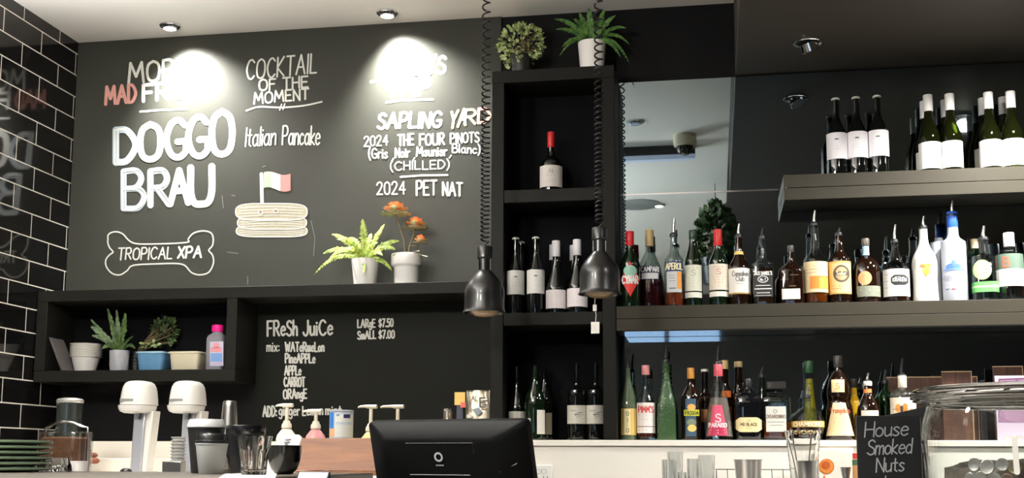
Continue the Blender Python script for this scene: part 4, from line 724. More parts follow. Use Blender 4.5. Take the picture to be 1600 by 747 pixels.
t, X, k = plant_at('potted_succulent', 'orange rosette succulent on tall stems in a stepped white pot on the ledge', 635, 440, -.11, ZL)
zr = zat(635, 398, -.11); zq = zat(635, 417, -.11)
pot(t, X, -.11, ZL, [(18.4 * k, ZL), (19 * k, ZL + .001), (20 * k, zq - .006), (20.5 * k, zq - .003), (24 * k, zq + .003), (24.5 * k, zq + .006), (24.5 * k, zr - .003), (24 * k, zr)], M_CERAM, zr - .01)
S_OR = leafmat('orange succulent leaf', (176, 96, 56), (222, 152, 100), 50); S_PALE = leafmat('pale succulent leaf', (150, 150, 96), (224, 216, 190), 50)
def rosette(mb, c, R, tilt=0, nring=4):
    c = Vector(c)
    for q in range(nring):
        n = 5 + q * 2; rr = R * (.72 + .30 * q / (nring - 1)); el = math.radians((78, 52, 27, 6)[q])
        for j in range(n):
            a = 2 * math.pi * (j + .5 * (q % 2)) / n + q * .3; d = Vector((math.cos(a) * math.cos(el), math.sin(a) * math.cos(el), math.sin(el))); sd = Vector((-math.sin(a), math.cos(a), 0)); up = d.cross(sd) * -1
            wl = rr * .30; pts = []
            for f, ww, th in ((.05, .25, .2), (.35, .6, .5), (.65, 1, .6), (.88, .85, .45), (1, .25, .15)):
                p = c + d * rr * f + Vector((0, 0, .006 - .004 * q))
                pts.append([p + sd * wl * ww, p + up * wl * .28 * th, p - sd * wl * ww, p - up * wl * .28 * th])
            mb.rings(pts, 0 if q < 2 or (q == 2 and j % 3) else 1)
c1, c2, c3 = un(618, 334, -.11), un(649, 356, -.09), un(657, 378, -.13)
mb = MB(); mb.tube([(X - .004, -.11, zr - .008), un(631, 372, -.11), un(623, 350, -.11), tuple(c1)], [.0045, .004, .0036, .003], 8); mb.tube([(X + .006, -.10, zr - .008), un(640, 385, -.1), un(647, 366, -.095), tuple(c2)], [.0045, .004, .0036, .003], 8); mb.tube([un(640, 385, -.1), un(650, 384, -.12), tuple(c3)], [.0036, .003, .0025], 7)
mb.build('stem', M_STEM, t)
for cc, r in ((c1, 24), (c2, 21), (c3, 13)):
    mb = MB(); rosette(mb, cc, r * k * 1.02); mb.build('rosette', [S_OR, S_PALE], t)
mb = MB()
for a, b in (((650, 397), (668, 401)), ((628, 396), (612, 398)), ((640, 396), (655, 392))):
    p, q = Vector(un(*a, -.13)), Vector(un(*b, -.17)); d = q - p; sd = d.cross(Vector((0, 0, 1))).normalized() * .007
    mb.rings([[p + d * f + sd * w_, p + d * f + Vector((0, 0, .002)), p + d * f - sd * w_, p + d * f - Vector((0, 0, .002))] for f, w_ in ((0, .3), (.3, .9), (.7, 1), (1, .2))])
mb.build('lower_leaves', S_PALE, t)

ZT = 2.7125
t, X, k = plant_at('potted_shrub', 'small-leaved bushy plant in a black pot on top of the shelf tower', 815, 109, -.12, ZT)
zr = zat(815, 88, -.12); pot(t, X, -.12, ZT, [(14 * k, ZT), (14.4 * k, ZT + .001), (16.5 * k, zr)], M_BLACKP, zr - .008)
mb = MB(); bush(mb, un(814, 70, -.12), 36 * k, .065, 32 * k, 330, .017, (X, -.12, zr - .008)); bush(mb, un(800, 92, -.15), 14 * k, .03, 12 * k, 40, .016, (X - .02, -.13, zr - .004), 0)
mb.build('foliage', [F_LIGHT, M_STEM], t)
t, X, k = plant_at('potted_fern', 'dark green fern in a white tapered pot on top of the shelf tower', 925, 103, -.12, ZT)
zr = zat(925, 68, -.12); pot(t, X, -.12, ZT, [(17.5 * k, ZT), (18 * k, ZT + .001), (22 * k, zr - .002), (22 * k, zr)], M_CERAM, zr - .01)
mb = MB(); b0 = (X, -.12, zr - .012)
for tx, ty, dy, rise, wd in ((866, 30, 0, .06, .014), (868, 46, -.04, .05, .014), (878, 74, -.05, .07, .012), (874, 88, -.03, .09, .01), (905, 20, .03, .02, .016), (920, 12, -.02, .02, .018), (945, 14, .03, .02, .016), (962, 24, -.02, .04, .015), (978, 44, -.03, .06, .013), (984, 70, 0, .09, .011),
                              (970, 90, -.05, .09, .011), (895, 30, -.06, .05, .016), (950, 40, -.07, .05, .015), (935, 30, .06, .03, .016), (910, 40, .06, .03, .015), (900, 60, -.08, .06, .013), (984, 100, -.03, .12, .01)):
    frond(mb, b0, un(tx, ty, -.12 + dy), rise, wd)
mb.build('foliage', F_MID, t)

ZCU = 1.5935
t, X, k = plant_at('potted_fern', 'dark saw-leaved plant in a grey wrapped pot inside the cubby', 186, 580, -.135, ZCU)
zr = zat(186, 548, -.135)
mb = MB(); NP = 40
def wob(r, z, q): return [(X + (r + .0016 * math.sin(5 * a + q) + .0012 * math.sin(11 * a - q * 2)) * math.cos(a), -.135 + (r + .0016 * math.sin(5 * a + q)) * math.sin(a), z) for a in [2 * math.pi * j / NP for j in range(NP)]]
mb.rings([wob(13.4 * k, ZCU, 0), wob(13.6 * k, ZCU + .002, 0), wob(14.2 * k, ZCU + .025, 1.3), wob(14.6 * k, ZCU + .05, 2.1), wob(15 * k, zr, 3), wob(13.6 * k, zr, 3), wob(12.6 * k, zr - .02, 2)])
mb.build('pot', mat('grey wrapping', (168, 170, 176), .55, var=.12, scale=60), t)
mb = MB(); b0 = (X, -.135, zr - .015)
for tx, ty, dy, rise, wd in ((142, 499, 0, .0, .012), (143, 511, -.02, .02, .016), (145, 525, -.05, .04, .015), (168, 482, .0, .0, .013), (196, 490, -.04, .01, .017), (211, 545, -.075, .05, .010), (182, 484, .02, .0, .012), (175, 505, -.06, .03, .016), (208, 526, -.08, .03, .012), (160, 545, -.07, .05, .014)):
    frond(mb, b0, un(tx, ty, -.135 + dy), rise, wd, 9, 0, .95)
mb.build('foliage', F_DARK, t)
t, X, k = plant_at('potted_shrub', 'dark small-leaved plant in a ridged black pot inside the cubby', 212, 580, -.07, ZCU)
zr = zat(212, 550, -.07); rows = [(9.6 * k, ZCU), (10 * k, ZCU + .001)]
for j in range(5): rows += [((10 + j * .25) * k, ZCU + .004 + j * .013), ((11 + j * .25) * k, ZCU + .006 + j * .013), ((11 + j * .25) * k, ZCU + .010 + j * .013), ((10.2 + j * .25) * k, ZCU + .012 + j * .013)]
rows.append((11.5 * k, zr)); pot(t, X, -.07, ZCU, rows, M_BLACKP, zr - .006)
mb = MB(); bush(mb, un(257, 520, -.04), 22 * k, .012, 24 * k, 220, .016, (X, -.07, zr - .006)); mb.build('foliage', [F_DARK, M_STEM], t)
mb = MB(); bush(mb, un(234, 540, -.075), 15 * k, .012, 5 * k, 26, .015, (X, -.07, zr - .006)); mb.build('pale_leaves', [F_LIGHT, M_STEM], t)

# ------------------------------------------------------------------ things in the cubby
def srings(cx, cy_, rows, rot=0, n=32):
    out = []
    for a, b, z, e in rows:
        r = []
        for j in range(n):
            u = 2 * math.pi * j / n; c, s = math.cos(u), math.sin(u); x = a * math.copysign(abs(c) ** (2 / e), c); y = b * math.copysign(abs(s) ** (2 / e), s)
            r.append((cx + x * math.cos(rot) - y * math.sin(rot), cy_ + x * math.sin(rot) + y * math.cos(rot), z))
        out.append(r)
    return out
X = xat(133, 581, -.11); k = mpp(133, 560, -.11)
for i in range(9):
    z = ZCU + .0002 + i * .0064; mb = MB()
    prof = [(15 * k, 0), (15.4 * k, .0004), (18.6 * k, .03), (21.6 * k, .0585), (24.6 * k, .060), (24.6 * k, .0612), (21.6 * k - .0008, .0612), (18.6 * k - .0008, .0312), (15.2 * k - .0008, .0012)]
    mb.lathe(prof, (X, -.11, z), 36)
    o = mb.build('bowl', M_CERAM, None, loc=(X, -.11, z)); tag(o, ('lowest white bowl of the nested stack in the cubby' if i == 0 else 'topmost white bowl of the nested stack in the cubby' if i == 8 else 'white bowl nested inside the stack in the cubby'), 'bowl', 'white bowls stacked in the cubby')
t = thing('menu_folder', (xat(98, 580, -.15), -.15, ZCU), 'dark folder leaning at the left end inside the cubby', 'folder')
a, b = un(84, 528, -.17), un(103, 580, -.17)
def slab(mb, p, q, th, y0, y1, m=0):
    p, q = Vector((p[0], 0, p[2])), Vector((q[0], 0, q[2])); d = (q - p).normalized(); nn = Vector((d.z, 0, -d.x)) * th
    vs = [(v.x, y, v.z) for y in (y0, y1) for v in (p, q, q + nn, p + nn)]
    mb.add(vs, [(0, 1, 2, 3), (7, 6, 5, 4), (0, 4, 5, 1), (1, 5, 6, 2), (2, 6, 7, 3), (3, 7, 4, 0)], m, False)
b[2] = ZCU + .001
mb = MB(); slab(mb, a, b, .004, -.2, -.10); mb.build('cover', mat('dark folder card', (64, 58, 60), .5), t, .001)
mb = MB(); slab(mb, a + np.array([.0045, 0, -.004]), b + np.array([.0045, 0, .003]), .003, -.197, -.104); mb.build('pages', mat('grey pages', (84, 80, 80), .7), t)
def tub(label, x0, x1, y0, y1, body, lid, Y=-.12, inside=None):
    X = xat((x0 + x1) / 2, y1, Y); k = mpp((x0 + x1) / 2, y1, Y); hw = (x1 - x0) / 2 * k; z1 = zat((x0 + x1) / 2, y0, Y); t = thing('storage_tub', (X, Y, ZCU), label, 'tub', 'plastic tubs in the cubby')
    MB().rings(srings(X, Y, [(hw * .82, .045, ZCU, 6), (hw * .85, .048, ZCU + .003, 6), (hw * .94, .055, z1 - .008, 6)])).build('body', body, t)
    MB().rings(srings(X, Y, [(hw * .95, .056, z1 - .0078, 6), (hw, .060, z1 - .007, 6), (hw, .060, z1 - .001, 6), (hw * .96, .057, z1, 6)])).build('lid', lid, t)
    return t
tub('blue plastic tub with pale blue lid beside the black pot in the cubby', 218, 267, 551, 579, mat('blue plastic', (92, 136, 172), .2, var=.2, scale=25, coat=.4), mat('pale blue lid', (160, 196, 220), .35))
tub('cream plastic tub with lid beside the pink-capped bottle in the cubby', 268, 322, 551, 578, mat('cream plastic', (214, 206, 180), .35, var=.08, scale=30), mat('cream lid', (224, 218, 196), .4))
X = xat(338, 577, -.13); k = mpp(338, 577, -.13); t = thing('drink_bottle', (X, -.13, ZCU), 'square clear plastic bottle with bright pink cap at the right end of the cubby', 'bottle')
zt = zat(338, 519, -.13); H = zt - ZCU
M_PLAS = mat('clear tinted plastic', (206, 204, 216), .15, trans=.55, ior=1.2)
MB().rings(srings(X, -.13, [(13.4 * k, 13.4 * k, ZCU, 5), (14 * k, 14 * k, ZCU + .004, 5), (14 * k, 14 * k, ZCU + H * .82, 5), (12.6 * k, 12.6 * k, ZCU + H * .9, 4), (8 * k, 8 * k, ZCU + H * .97, 2.2), (7.6 * k, 7.6 * k, zt, 2)])).build('body', M_PLAS, t)
z2 = zat(338, 508, -.13); MB().rings(srings(X, -.13, [(9 * k, 9 * k, zt + .0003, 2), (9.4 * k, 9.4 * k, zt + .002, 2), (9.2 * k, 9.2 * k, z2 - .003, 2), (8 * k, 8 * k, z2, 2)])).build('cap', mat('hot pink plastic', (232, 40, 140), .35), t)
mb = MB(); yf = -.13 - 14 * k - .0006
fl = lambda Y: (lambda a, b, e=0: un(a, b, Y - e))
def ell(mb, cx, cy_, rx, ry, fn, m=0, n=20): poly(mb, [(cx + rx * math.cos(2 * math.pi * j / n), cy_ + ry * math.sin(2 * math.pi * j / n)) for j in range(n)], fn, m)
poly(mb, [(328, 534), (349, 533.5), (349, 572), (328, 572)], fl(yf), 0); ell(mb, 338, 540, 5, 4.5, fl(yf - .0003), 1); poly(mb, [(329, 543), (346, 543), (346, 550), (329, 550)], fl(yf - .0003), 1); poly(mb, [(329, 552), (347, 552), (347, 565), (329, 565)], fl(yf - .0003), 2)
mb.build('paper_label', [mat('lilac label', (196, 190, 214), .5), mat('salmon print', (226, 150, 160), .5), mat('sky blue print', (120, 160, 216), .5)], t)

# ------------------------------------------------------------------ heat lamps on coiled cords
def pendant(c, ytop, label, tagged=False):
    Y = -.51; X = xat(c, ytop + 60, Y); k = mpp(c, ytop + 60, Y); z = lambda y: zat(c, ytop + y, Y)
    t = thing('heat_lamp', (X, Y, z(108)), label, 'lamp', 'black heat lamps on coiled cords')
    MB().lathe([(4 * k, z(0)), (11.5 * k, z(.5)), (12.3 * k, z(2)), (12.3 * k, z(18)), (11 * k, z(19.5)), (9.4 * k, z(20)), (9.4 * k, z(40))], (X, Y, 0), 32).build('lamp_holder', M_BLACKM, t)
    mb = MB()
    for j in range(6):
        a = 2 * math.pi * j / 6 + .3; mb.box(-.0022, .0022, -.0016, .0016, z(39), z(19)); 
        for i in range(len(mb.v) - 8, len(mb.v)):
            x, y, q = mb.v[i]; mb.v[i] = (X + (x * math.cos(a) - (y + 10.4 * k) * math.sin(a)), Y + (x * math.sin(a) + (y + 10.4 * k) * math.cos(a)), q)
    mb.build('holder_ribs', M_BLACKM, t)
    out = [(11 * k, z(38)), (12 * k, z(40)), (17 * k, z(45)), (23.5 * k, z(53)), (28.5 * k, z(61)), (31 * k, z(69)), (31.5 * k, z(76)), (31.5 * k, z(98)), (32.5 * k, z(101)), (34 * k, z(104))]
    MB().lathe(out + [(r - .0025, q - .0006) for r, q in out[::-1]], (X, Y, 0), 48).build('lamp_shade', M_BLACKM, t)
    MB().lathe([(8 * k, z(60)), (12 * k, z(70)), (21 * k, z(84)), (24 * k, z(95)), (22 * k, z(103)), (15 * k, z(108.5)), (5 * k, z(110))], (X, Y, 0), 32).build('bulb', mat('frosted brown bulb', (176, 150, 116), .3, var=.5, scale=70, coat=.5), t)
    z0 = z(-2); top = 3.007; P = [(X, Y, z(4)), (X, Y, z0)]; q = z0 + .012; a = 0
    while q < top - .05:
        f = (q - z0) / (top - z0); pitch = .0155 + .034 * max(0, f - .25) ** 1.1; P.append((X + .0135 * math.cos(a), Y + .0135 * math.sin(a), q)); a += 2 * math.pi / 12; q += pitch / 12
    P += [(X, Y, top - .035), (X, Y, top - .02)]
    MB().tube(P, .0032, 6).build('coiled_cord', mat('black rubber cord', (18, 18, 19), .4), t)
    MB().lathe([(.02, top - .025), (.045, top - .02), (.048, top - .004), (.048, 3.0075)], (X, Y, 0), 28).build('ceiling_rose', M_BLACKM, t)
    if tagged:
        tt = thing('price_tag', (X - .012, Y, z(165)), 'small white tag on a string hanging below the right heat lamp', 'tag'); px = c - 7
        mb = MB(); p = lambda a, b: un(a, b, Y); M_TAG = mat('white card', (236, 232, 224), .6)
        P0, P1 = (X - 7 * k, Y, z(108)), (X - 7 * k, Y, z(146)); MB().tube([(X - 7 * k, Y, z(105)), (X - 8.5 * k, Y, z(125)), (X - 6 * k, Y, z(135)), (X - 7 * k, Y, z(149))], .0012, 6).build('string', M_TAG, tt)
        MB().box(X - 11 * k, X - 5 * k, Y - .002, Y + .002, z(130), z(120)).build('clip', M_TAG, tt, .001)
        MB().box(X - 14 * k, X - 1 * k, Y - .0008, Y + .0008, z(165), z(147)).build('card', M_TAG, tt)
pendant(757, 385, 'left black heat lamp on coiled cord in front of the ledge end')
pendant(937, 356, 'right black heat lamp on coiled cord in front of the shelf tower', True)

# hanging plant over the counter, seen only in the mirror
p = (.02, -3.0); t = thing('hanging_plant', (p[0], p[1], 2.35), 'dark leafy hanging plant reflected in the mirror above the spirit bottles', 'plant')
MB().lathe([(.05, 2.35), (.085, 2.36), (.11, 2.52), (.105, 2.52), (.06, 2.38)], (p[0], p[1], 0), 28).build('pot', M_BLACKP, t)
mb = MB(); bush(mb, (p[0], p[1], 2.64), .115, .12, .24, 700, .045, (p[0], p[1], 2.5)); mb.build('foliage', [F_DARK, M_STEM], t)
MB().tube([(p[0], p[1], 2.5), (p[0], p[1], 2.75), (p[0], p[1], 3.007)], .003, 6).build('hanging_cord', M_BLACKP, t)

# ------------------------------------------------------------------ the coffee bench: taps, jars, shaker
def unz(px, py, Z):
    d = FW + RX * (px - 800) / F + UY * (PY - py) / F
    return CAM + (Z - CAM[2]) / d[2] * d
ZB1 = 1.2005
M_WPL = mat('white gloss plastic', (240, 238, 232), .22, coat=.4)
def tap(c, label):
    Y = -.78; k = mpp(c, 620, Y); X = xat(c, 620, Y); t = thing('water_tap', (xat(c + 3, 735, Y), Y, ZB1), label, 'tap', 'white-headed taps'); z = lambda y: zat(c, y, Y)
    cxo = lambda y: X + ((y - 620) * -.012 if y < 640 else 0) * k
    rows = [(9, 595.6), (15, 596.6), (19.5, 599.5), (22.4, 605), (24.2, 614), (25.4, 625), (25.8, 633.5)]
    mb = MB(); mb.rings([r for rr in [srings(X, Y, [(a * k, (a + 4) * k, z(y), 2.7)]) for a, y in rows[::-1]] for r in rr]); mb.build('head', M_WPL, t)
    mb = MB(); mb.rings(srings(X - 1.5 * k, Y - .004, [(17 * k, 22 * k, z(646), 3), (22 * k, 27 * k, z(643.5), 3.2), (24.6 * k, 28.6 * k, z(639), 3.2), (25.2 * k, 29.2 * k, z(634.2), 3.2)])); mb.build('head_base', M_WPL, t)
    mb = MB(); yy = Y - 29 * k - .0012
    mb.box(X - 17 * k, X + 5 * k, yy - .0002, yy + .006, z(628.5), z(624.5)); mb.build('name_plate', mat('grey name plate', (132, 132, 134), .4), t, .0006)
    def post(xa, xb, y0, y1, m, nm, bevel=.003):
        vs = []
        for yy_, (p, q) in ((642, xa), (738, xb)):
            zz_ = z(yy_) if yy_ < 738 else ZB1
            for y in (y0, y1): vs += [(X + p * k, y, zz_), (X + q * k, y, zz_)]
        mb = MB(); mb.add(vs, [(0, 1, 3, 2), (4, 6, 7, 5), (0, 4, 5, 1), (2, 3, 7, 6), (0, 2, 6, 4), (1, 5, 7, 3)], 0, False); return mb.build(nm, m, t, bevel)
    post((-7, 25), (-10, 16.5), Y - .004, Y + .05, M_WPL, 'column')
    post((-4.5, 14.5), (-8, 10), Y - .014, Y - .0045, mat('satin steel strip', (206, 210, 220), .3, metal=.55), 'steel_strip', .004)
    mb = MB().tube([(X + 8 * k, Y - .02, z(646)), (X + 8 * k, Y - .022, z(651)), (X + 6 * k, Y - .024, z(655))], [.003, .004, .0046], 10); mb.build('spout', M_BLACKP, t)
    MB().rings(srings(X + 1 * k, Y + .018, [(24 * k, .062, ZB1, 4), (24 * k, .062, ZB1 + .006, 4), (22 * k, .058, ZB1 + .009, 4)])).build('foot', M_WPL, t)
    return t
tap(218, 'left white-headed tap with chrome strip on the coffee bench'); tap(294, 'right white-headed tap with chrome strip behind the takeaway cups')
# tray and stack of clear cups at the right tap
X = xat(277, 735, -.93); k = mpp(277, 700, -.93)
for i in range(9):
    z = ZB1 + i * .0105; o = MB().lathe([(8.6 * k, .0), (9.5 * k, .030), (11.6 * k, .034), (11.6 * k, .036), (9.3 * k, .036), (8.5 * k, .003)], (X, -.93, z), 28).build('plastic_cup', mat('milky cup plastic', (226, 226, 222), .25, trans=.4, ior=1.2), None, loc=(X, -.93, z))
    tag(o, ('lowest cup of the clear nested stack in front of the right tap' if i == 0 else 'top cup of the clear nested stack in front of the right tap' if i == 8 else 'clear cup nested within the stack in front of the right tap'), 'cup', 'clear cups nested by the right tap')
Y = -1.0; X0, X1 = xat(257, 735, Y), xat(292, 735, Y)
o = MB().box(X0, X1 - .012, Y - .018, Y + .018, ZB1, zat(270, 721, Y)).build('drip_box', M_STEEL, None, .002, loc=(X0, Y, ZB1)); tag(o, 'small steel box below the stack of clear cups', 'box')
o = MB().ball((xat(197, 735, -1.0), -1.0, ZB1 + .011), .019, .016, .0115, 20, 12).build('rubber_knob', M_BLACKP, None, loc=(xat(197, 735, -1.0), -1.0, ZB1)); tag(o, 'black rounded rubber knob lying beside the left tap', 'knob')
# canister
Y = -.62; X = xat(107, 680, Y); k = mpp(107, 640, Y); zt = zat(107, 630, Y)
t = thing('canister', (X, Y, ZB1), 'tall smoky glass canister with pale metal lid by the tiled wall', 'canister')
MB().lathe([(18.4 * k, ZB1), (19.5 * k, ZB1 + .002), (19.5 * k, zt - .002), (18.6 * k, zt)], (X, Y, 0), 36).build('glass_body', mat('smoky dark glass', (40, 44, 42), .06, coat=.5), t)
MB().lathe([(20 * k, zt + .0003), (20.4 * k, zt + .002), (20.4 * k, zat(107, 625.5, Y)), (18 * k, zat(107, 623.4, Y)), (9 * k, zat(107, 621.8, Y)), (2 * k, zat(107, 621.5, Y))], (X, Y, 0), 36).build('lid', mat('pale brushed lid', (206, 204, 198), .35, metal=.6), t)
# rust-brown bundle
Y = -.5; X = xat(139, 690, Y); t = thing('ginger_bundle', (X, Y, 1.2), 'rust-brown knobbly bundle partly hidden behind the bail-handled glass jar', 'bundle')
mb = MB(); base = np.array([X, Y, ZB1])
for j in range(26):
    a = random.uniform(0, 6.28); r = random.uniform(0, .04); h = random.uniform(.012, .105); mb.ball((X - .02 + r * math.cos(a) * 1.3, Y + r * math.sin(a), ZB1 + h), random.uniform(.012, .02), None, random.uniform(.010, .012), 10, 7)
mb.build('knobs', mat('rust brown skin', (122, 64, 44), .7, var=.4, scale=80, bump=.6), t)
# bail-handled glass jar with brown contents
Y = -.98; X = xat(102.5, 700, Y); k = mpp(102.5, 700, Y); zt = zat(102, 675, Y)
t = thing('bail_jar', (X, Y, ZB1), 'glass jar with wire bail handle and brown contents on the coffee bench', 'jar')
o_ = [(33 * k, .055, ZB1, 6), (35 * k, .058, ZB1 + .004, 6), (35 * k, .058, zt - .006, 6), (33.5 * k, .056, zt, 6)]
MB().rings(srings(X, Y, o_) + srings(X, Y, [(a - .003, b - .003, max(z, ZB1 + .005), e) for a, b, z, e in o_[::-1]])).build('glass_body', G_CLEAR, t)
M_BRN = mat('brown biscuits', (104, 66, 44), .6, var=.55, scale=55, bump=.5)
MB().rings(srings(X, Y, [(31 * k, .052, ZB1 + .006, 6), (31.5 * k, .0535, ZB1 + .03, 6), (31.5 * k, .0535, zt - .022, 6), (28 * k, .048, zt - .016, 5)])).build('contents', M_BRN, t)
mb = MB(); zh = zat(102, 668, Y)
mb.tube([(X - 36 * k, Y, ZB1 + .012), (X - 36.5 * k, Y, zt - .02), (X - 36 * k, Y, zh), (X - 30 * k, Y, zat(102, 667, Y)), (X - 24 * k, Y, zat(102, 664, Y)), (X - 14 * k, Y - .01, zat(102, 660, Y)), (X, Y - .012, zat(102, 658.5, Y)), (X + 14 * k, Y - .01, zat(102, 660.5, Y)), (X + 25 * k, Y, zat(102, 666, Y)), (X + 36 * k, Y, zh), (X + 36.5 * k, Y, zt - .02), (X + 36 * k, Y, ZB1 + .012)], .0034, 8)
mb.build('bail_handle', M_CHROME, t)
# steel shaker
Y = -.85; X = xat(358, 660, Y); k = mpp(358, 660, Y); zt = zat(358, 626.5, Y); H = zt - ZB1
t = thing('shaker_tin', (X, Y, ZB1), 'upturned steel shaker tin behind the black tub and takeaway cups', 'shaker')
MB().lathe([(17 * k, ZB1), (17.4 * k, ZB1 + .002), (15.5 * k, ZB1 + H * .45), (12.6 * k, ZB1 + H * .72), (11 * k, ZB1 + H * .93), (10.2 * k, zt - .003), (9 * k, zt), (4 * k, zt)], (X, Y, 0), 36).build('body', M_STEEL, t)

# ------------------------------------------------------------------ syrup rack
Y0, Y1 = -.70, -.763; zt = zat(500, 684.6, Y0); zs_ = zat(500, 735.5, Y1); xl, xr = xat(471, 685, Y0), xat(690, 685, Y0)
t = thing('syrup_rack', (xl, Y1, ZB1), 'oak-fronted rack holding the pump bottles behind the till screen', 'rack')
xl2 = xat(460.5, 732, Y1)
mb = MB(); mb.add([(xl, Y0, zt), (xr, Y0, zt), (xr, Y0 + .02, zt), (xl, Y0 + .02, zt), (xl2, Y1, zs_), (xr, Y1, zs_), (xr, Y1 + .02, zs_), (xl2, Y1 + .02, zs_)], [(0, 1, 2, 3), (7, 6, 5, 4), (0, 4, 5, 1), (1, 5, 6, 2), (2, 6, 7, 3), (3, 7, 4, 0)], 0, False)
mb.build('front_board', M_WOOD, t, .0015)
MB().box(xl2, xr, Y1 + .001, Y1 + .02, ZB1, zs_ - .0012).build('lower_board', M_WOOD, t, .0015)
MB().box(xl + .003, xr, Y1 + .021, -.42, ZB1, ZB1 + .012).build('base_board', M_WOOD, t, .0015)
def pump(c, ynoz, ystem, colr, label, Y, x0, xs, hide=0):
    X = xat(xs, 680, Y); k = mpp(xs, 680, Y); z = lambda y: zat(xs, y, Y); zb = ZB1 + .0125
    t = thing('pump_bottle', (X, Y, zb), label, 'bottle', 'pump bottles in the oak rack')
    zc = z(ystem); MB().lathe([(.033, zb), (.035, zb + .002), (.035, zc - .05), (.031, zc - .036), (.017, zc - .018), (.014, zc - .016), (.014, zc - .014)], (X, Y, 0), 28).build('bottle_body', colr, t)
    M_PUMP = mat('cream pump plastic', (226, 220, 200), .4)
    MB().lathe([(.0165, zc - .0135), (.0175, zc - .012), (.0165, zc), (.013, zc + .004), (.0105, zc + .012), (.0062, zc + .014), (.006, z(ynoz + 6))], (X, Y, 0), 24).build('pump_collar', M_PUMP, t)
    zn = z(ynoz + 2.5); xe = X - (xs - x0) * k
    mb = MB(); sec = lambda x, dz, h, w_: [(x, Y + w_ * math.cos(a), zn + dz + h * math.sin(a)) for a in [2 * math.pi * j / 12 for j in range(12)]]
    mb.rings([sec(X + .021, 0, .003, .006), sec(X + .02, 0, .0068, .010), sec(X - .01, 0, .0068, .0105), sec(X - .02, .0012, .005, .008), sec(xe + .008, .0005, .0038, .006), sec(xe, -.002, .003, .0046)])
    mb.build('pump_nozzle', M_PUMP, t)
pump(445, 631, 663, mat('white syrup bottle', (222, 218, 206), .4), 'white pump bottle left-most in the oak rack behind the notes bowl', -.57, 429, 447.5)
pump(487, 640, 664, mat('pink syrup', (216, 150, 150), .3, coat=.3), 'pump bottle of pink syrup left of the tin', -.57, 471, 493)
pump(574, 633, 668, mat('pale yellow syrup', (214, 206, 140), .3, coat=.3), 'pump bottle of pale yellow syrup right of the tin', -.57, 558, 579)
pump(615, 633, 668, mat('amber syrup', (190, 150, 90), .3, coat=.3), 'pump bottle with its head just above the till screen', -.57, 593, 621)
Y = -.56; X = xat(533, 684, Y); k = mpp(533, 680, Y); zt = zat(533, 643, Y); zb = ZB1 + .0125
t = thing('powder_tin', (X, Y, zb), 'white and blue powder tin with grey lid between the pump bottles', 'tin')
MB().lathe([(18 * k, zb), (18.4 * k, zb + .002), (18.4 * k, zt)], (X, Y, 0), 40).build('body', mat('pale blue tin print', (186, 204, 212), .35, var=.08, scale=30), t)
MB().lathe([(18.6 * k, zt - .004), (19 * k, zt - .003), (19 * k, zt + .002), (17 * k, zt + .004), (6 * k, zt + .0045)], (X, Y, 0), 40).build('lid', mat('grey tin lid', (176, 180, 190), .3, metal=.4), t)
def tinm(a, b, e=0):
    z = zat(533, b, Y); th = math.atan2(CAM[1] - Y, CAM[0] - X) + math.asin(max(-.98, min(.98, (a - 533) / 18.4))); r = 18.4 * k + .0008 + e; return (X + r * math.cos(th), Y + r * math.sin(th), z)
mb = MB()
def tinrect(x0, x1, y0, y1, m, e=0):
    n = 8; vs = [tinm(x0 + (x1 - x0) * a / n, y, e) for y in (y0, y1) for a in range(n + 1)]; mb.add(vs, [(a, a + 1, n + 2 + a, n + 1 + a) for a in range(n)], m)
tinrect(515.5, 521, 645, 670, 0); tinrect(515.5, 523, 670, 683, 1); tinrect(523, 550.5, 648, 683, 2); tinrect(536, 546, 648, 654, 3, .0004); tinrect(525, 530, 648, 651, 4, .0004); tinrect(525, 548, 660, 664, 5, .0004)
px_text(mb, 'malt', 526, 674, 545, 674, 8, .8, lambda a, b, e=0: tinm(a, b, .0006 + e), 3) if False else None
mb.build('printed_label', [mat('strong blue print', (44, 112, 190), .4), mat('orange print', (226, 180, 130), .4), mat('white print', (222, 224, 220), .4), mat('navy print', (44, 46, 90), .4), mat('grey print', (130, 150, 176), .4), mat('light blue print', (190, 206, 214), .4)], t)

# on the ledge of the bench behind the till screen
ZLD = 1.319
Y = -.12; X = xat(747, 655, Y); k = mpp(747, 640, Y); zt = zat(747, 611, Y); t = thing('snack_pouch', (X, Y, ZLD), 'crumpled silver snack pouch leaning by the tower base', 'pouch')
rows = []; H = zt - ZLD
for i in range(9):
    f = i / 8; rows.append((19.5 * k * (1 - .03 * math.sin(f * 9)), .026 * (1 - f) ** .6 + .002, ZLD + H * f, 3.5))
rg = srings(X, Y, rows, 0, 40)
for i, r in enumerate(rg):
    for j, p in enumerate(r): r[j] = (p[0], p[1] + .0035 * math.sin(j * 1.7 + i * 2.1) * (i / 8), p[2] + (.003 * math.sin(j * .9) if i == 8 else 0))
MB().rings(rg).build('foil', mat('silver foil print', (176, 168, 150), .3, metal=.35, var=.35, scale=26), t)
mb = MB(); fy = fl(Y - .034); 
px_text(mb, 'AL', 737, 626, 746, 626, 7, 1.2, fy, 0); px_text(mb, 'E', 750, 636, 758, 636, 14, 2.6, fy, 0); poly(mb, [(738, 640), (748, 636), (753, 644), (745, 650)], fy, 1); poly(mb, [(729, 648), (736, 646), (737, 653), (729, 653)], fy, 2)
mb.build('printed_marks', [mat('dark print', (70, 64, 56), .5), mat('blue grey print', (130, 144, 150), .5), mat('white print 2', (226, 222, 214), .5)], t)
Y = -.17; t = thing('price_card', (xat(719, 655, Y), Y, ZLD), 'yellow note card on a dark box beside the snack pouch', 'card')
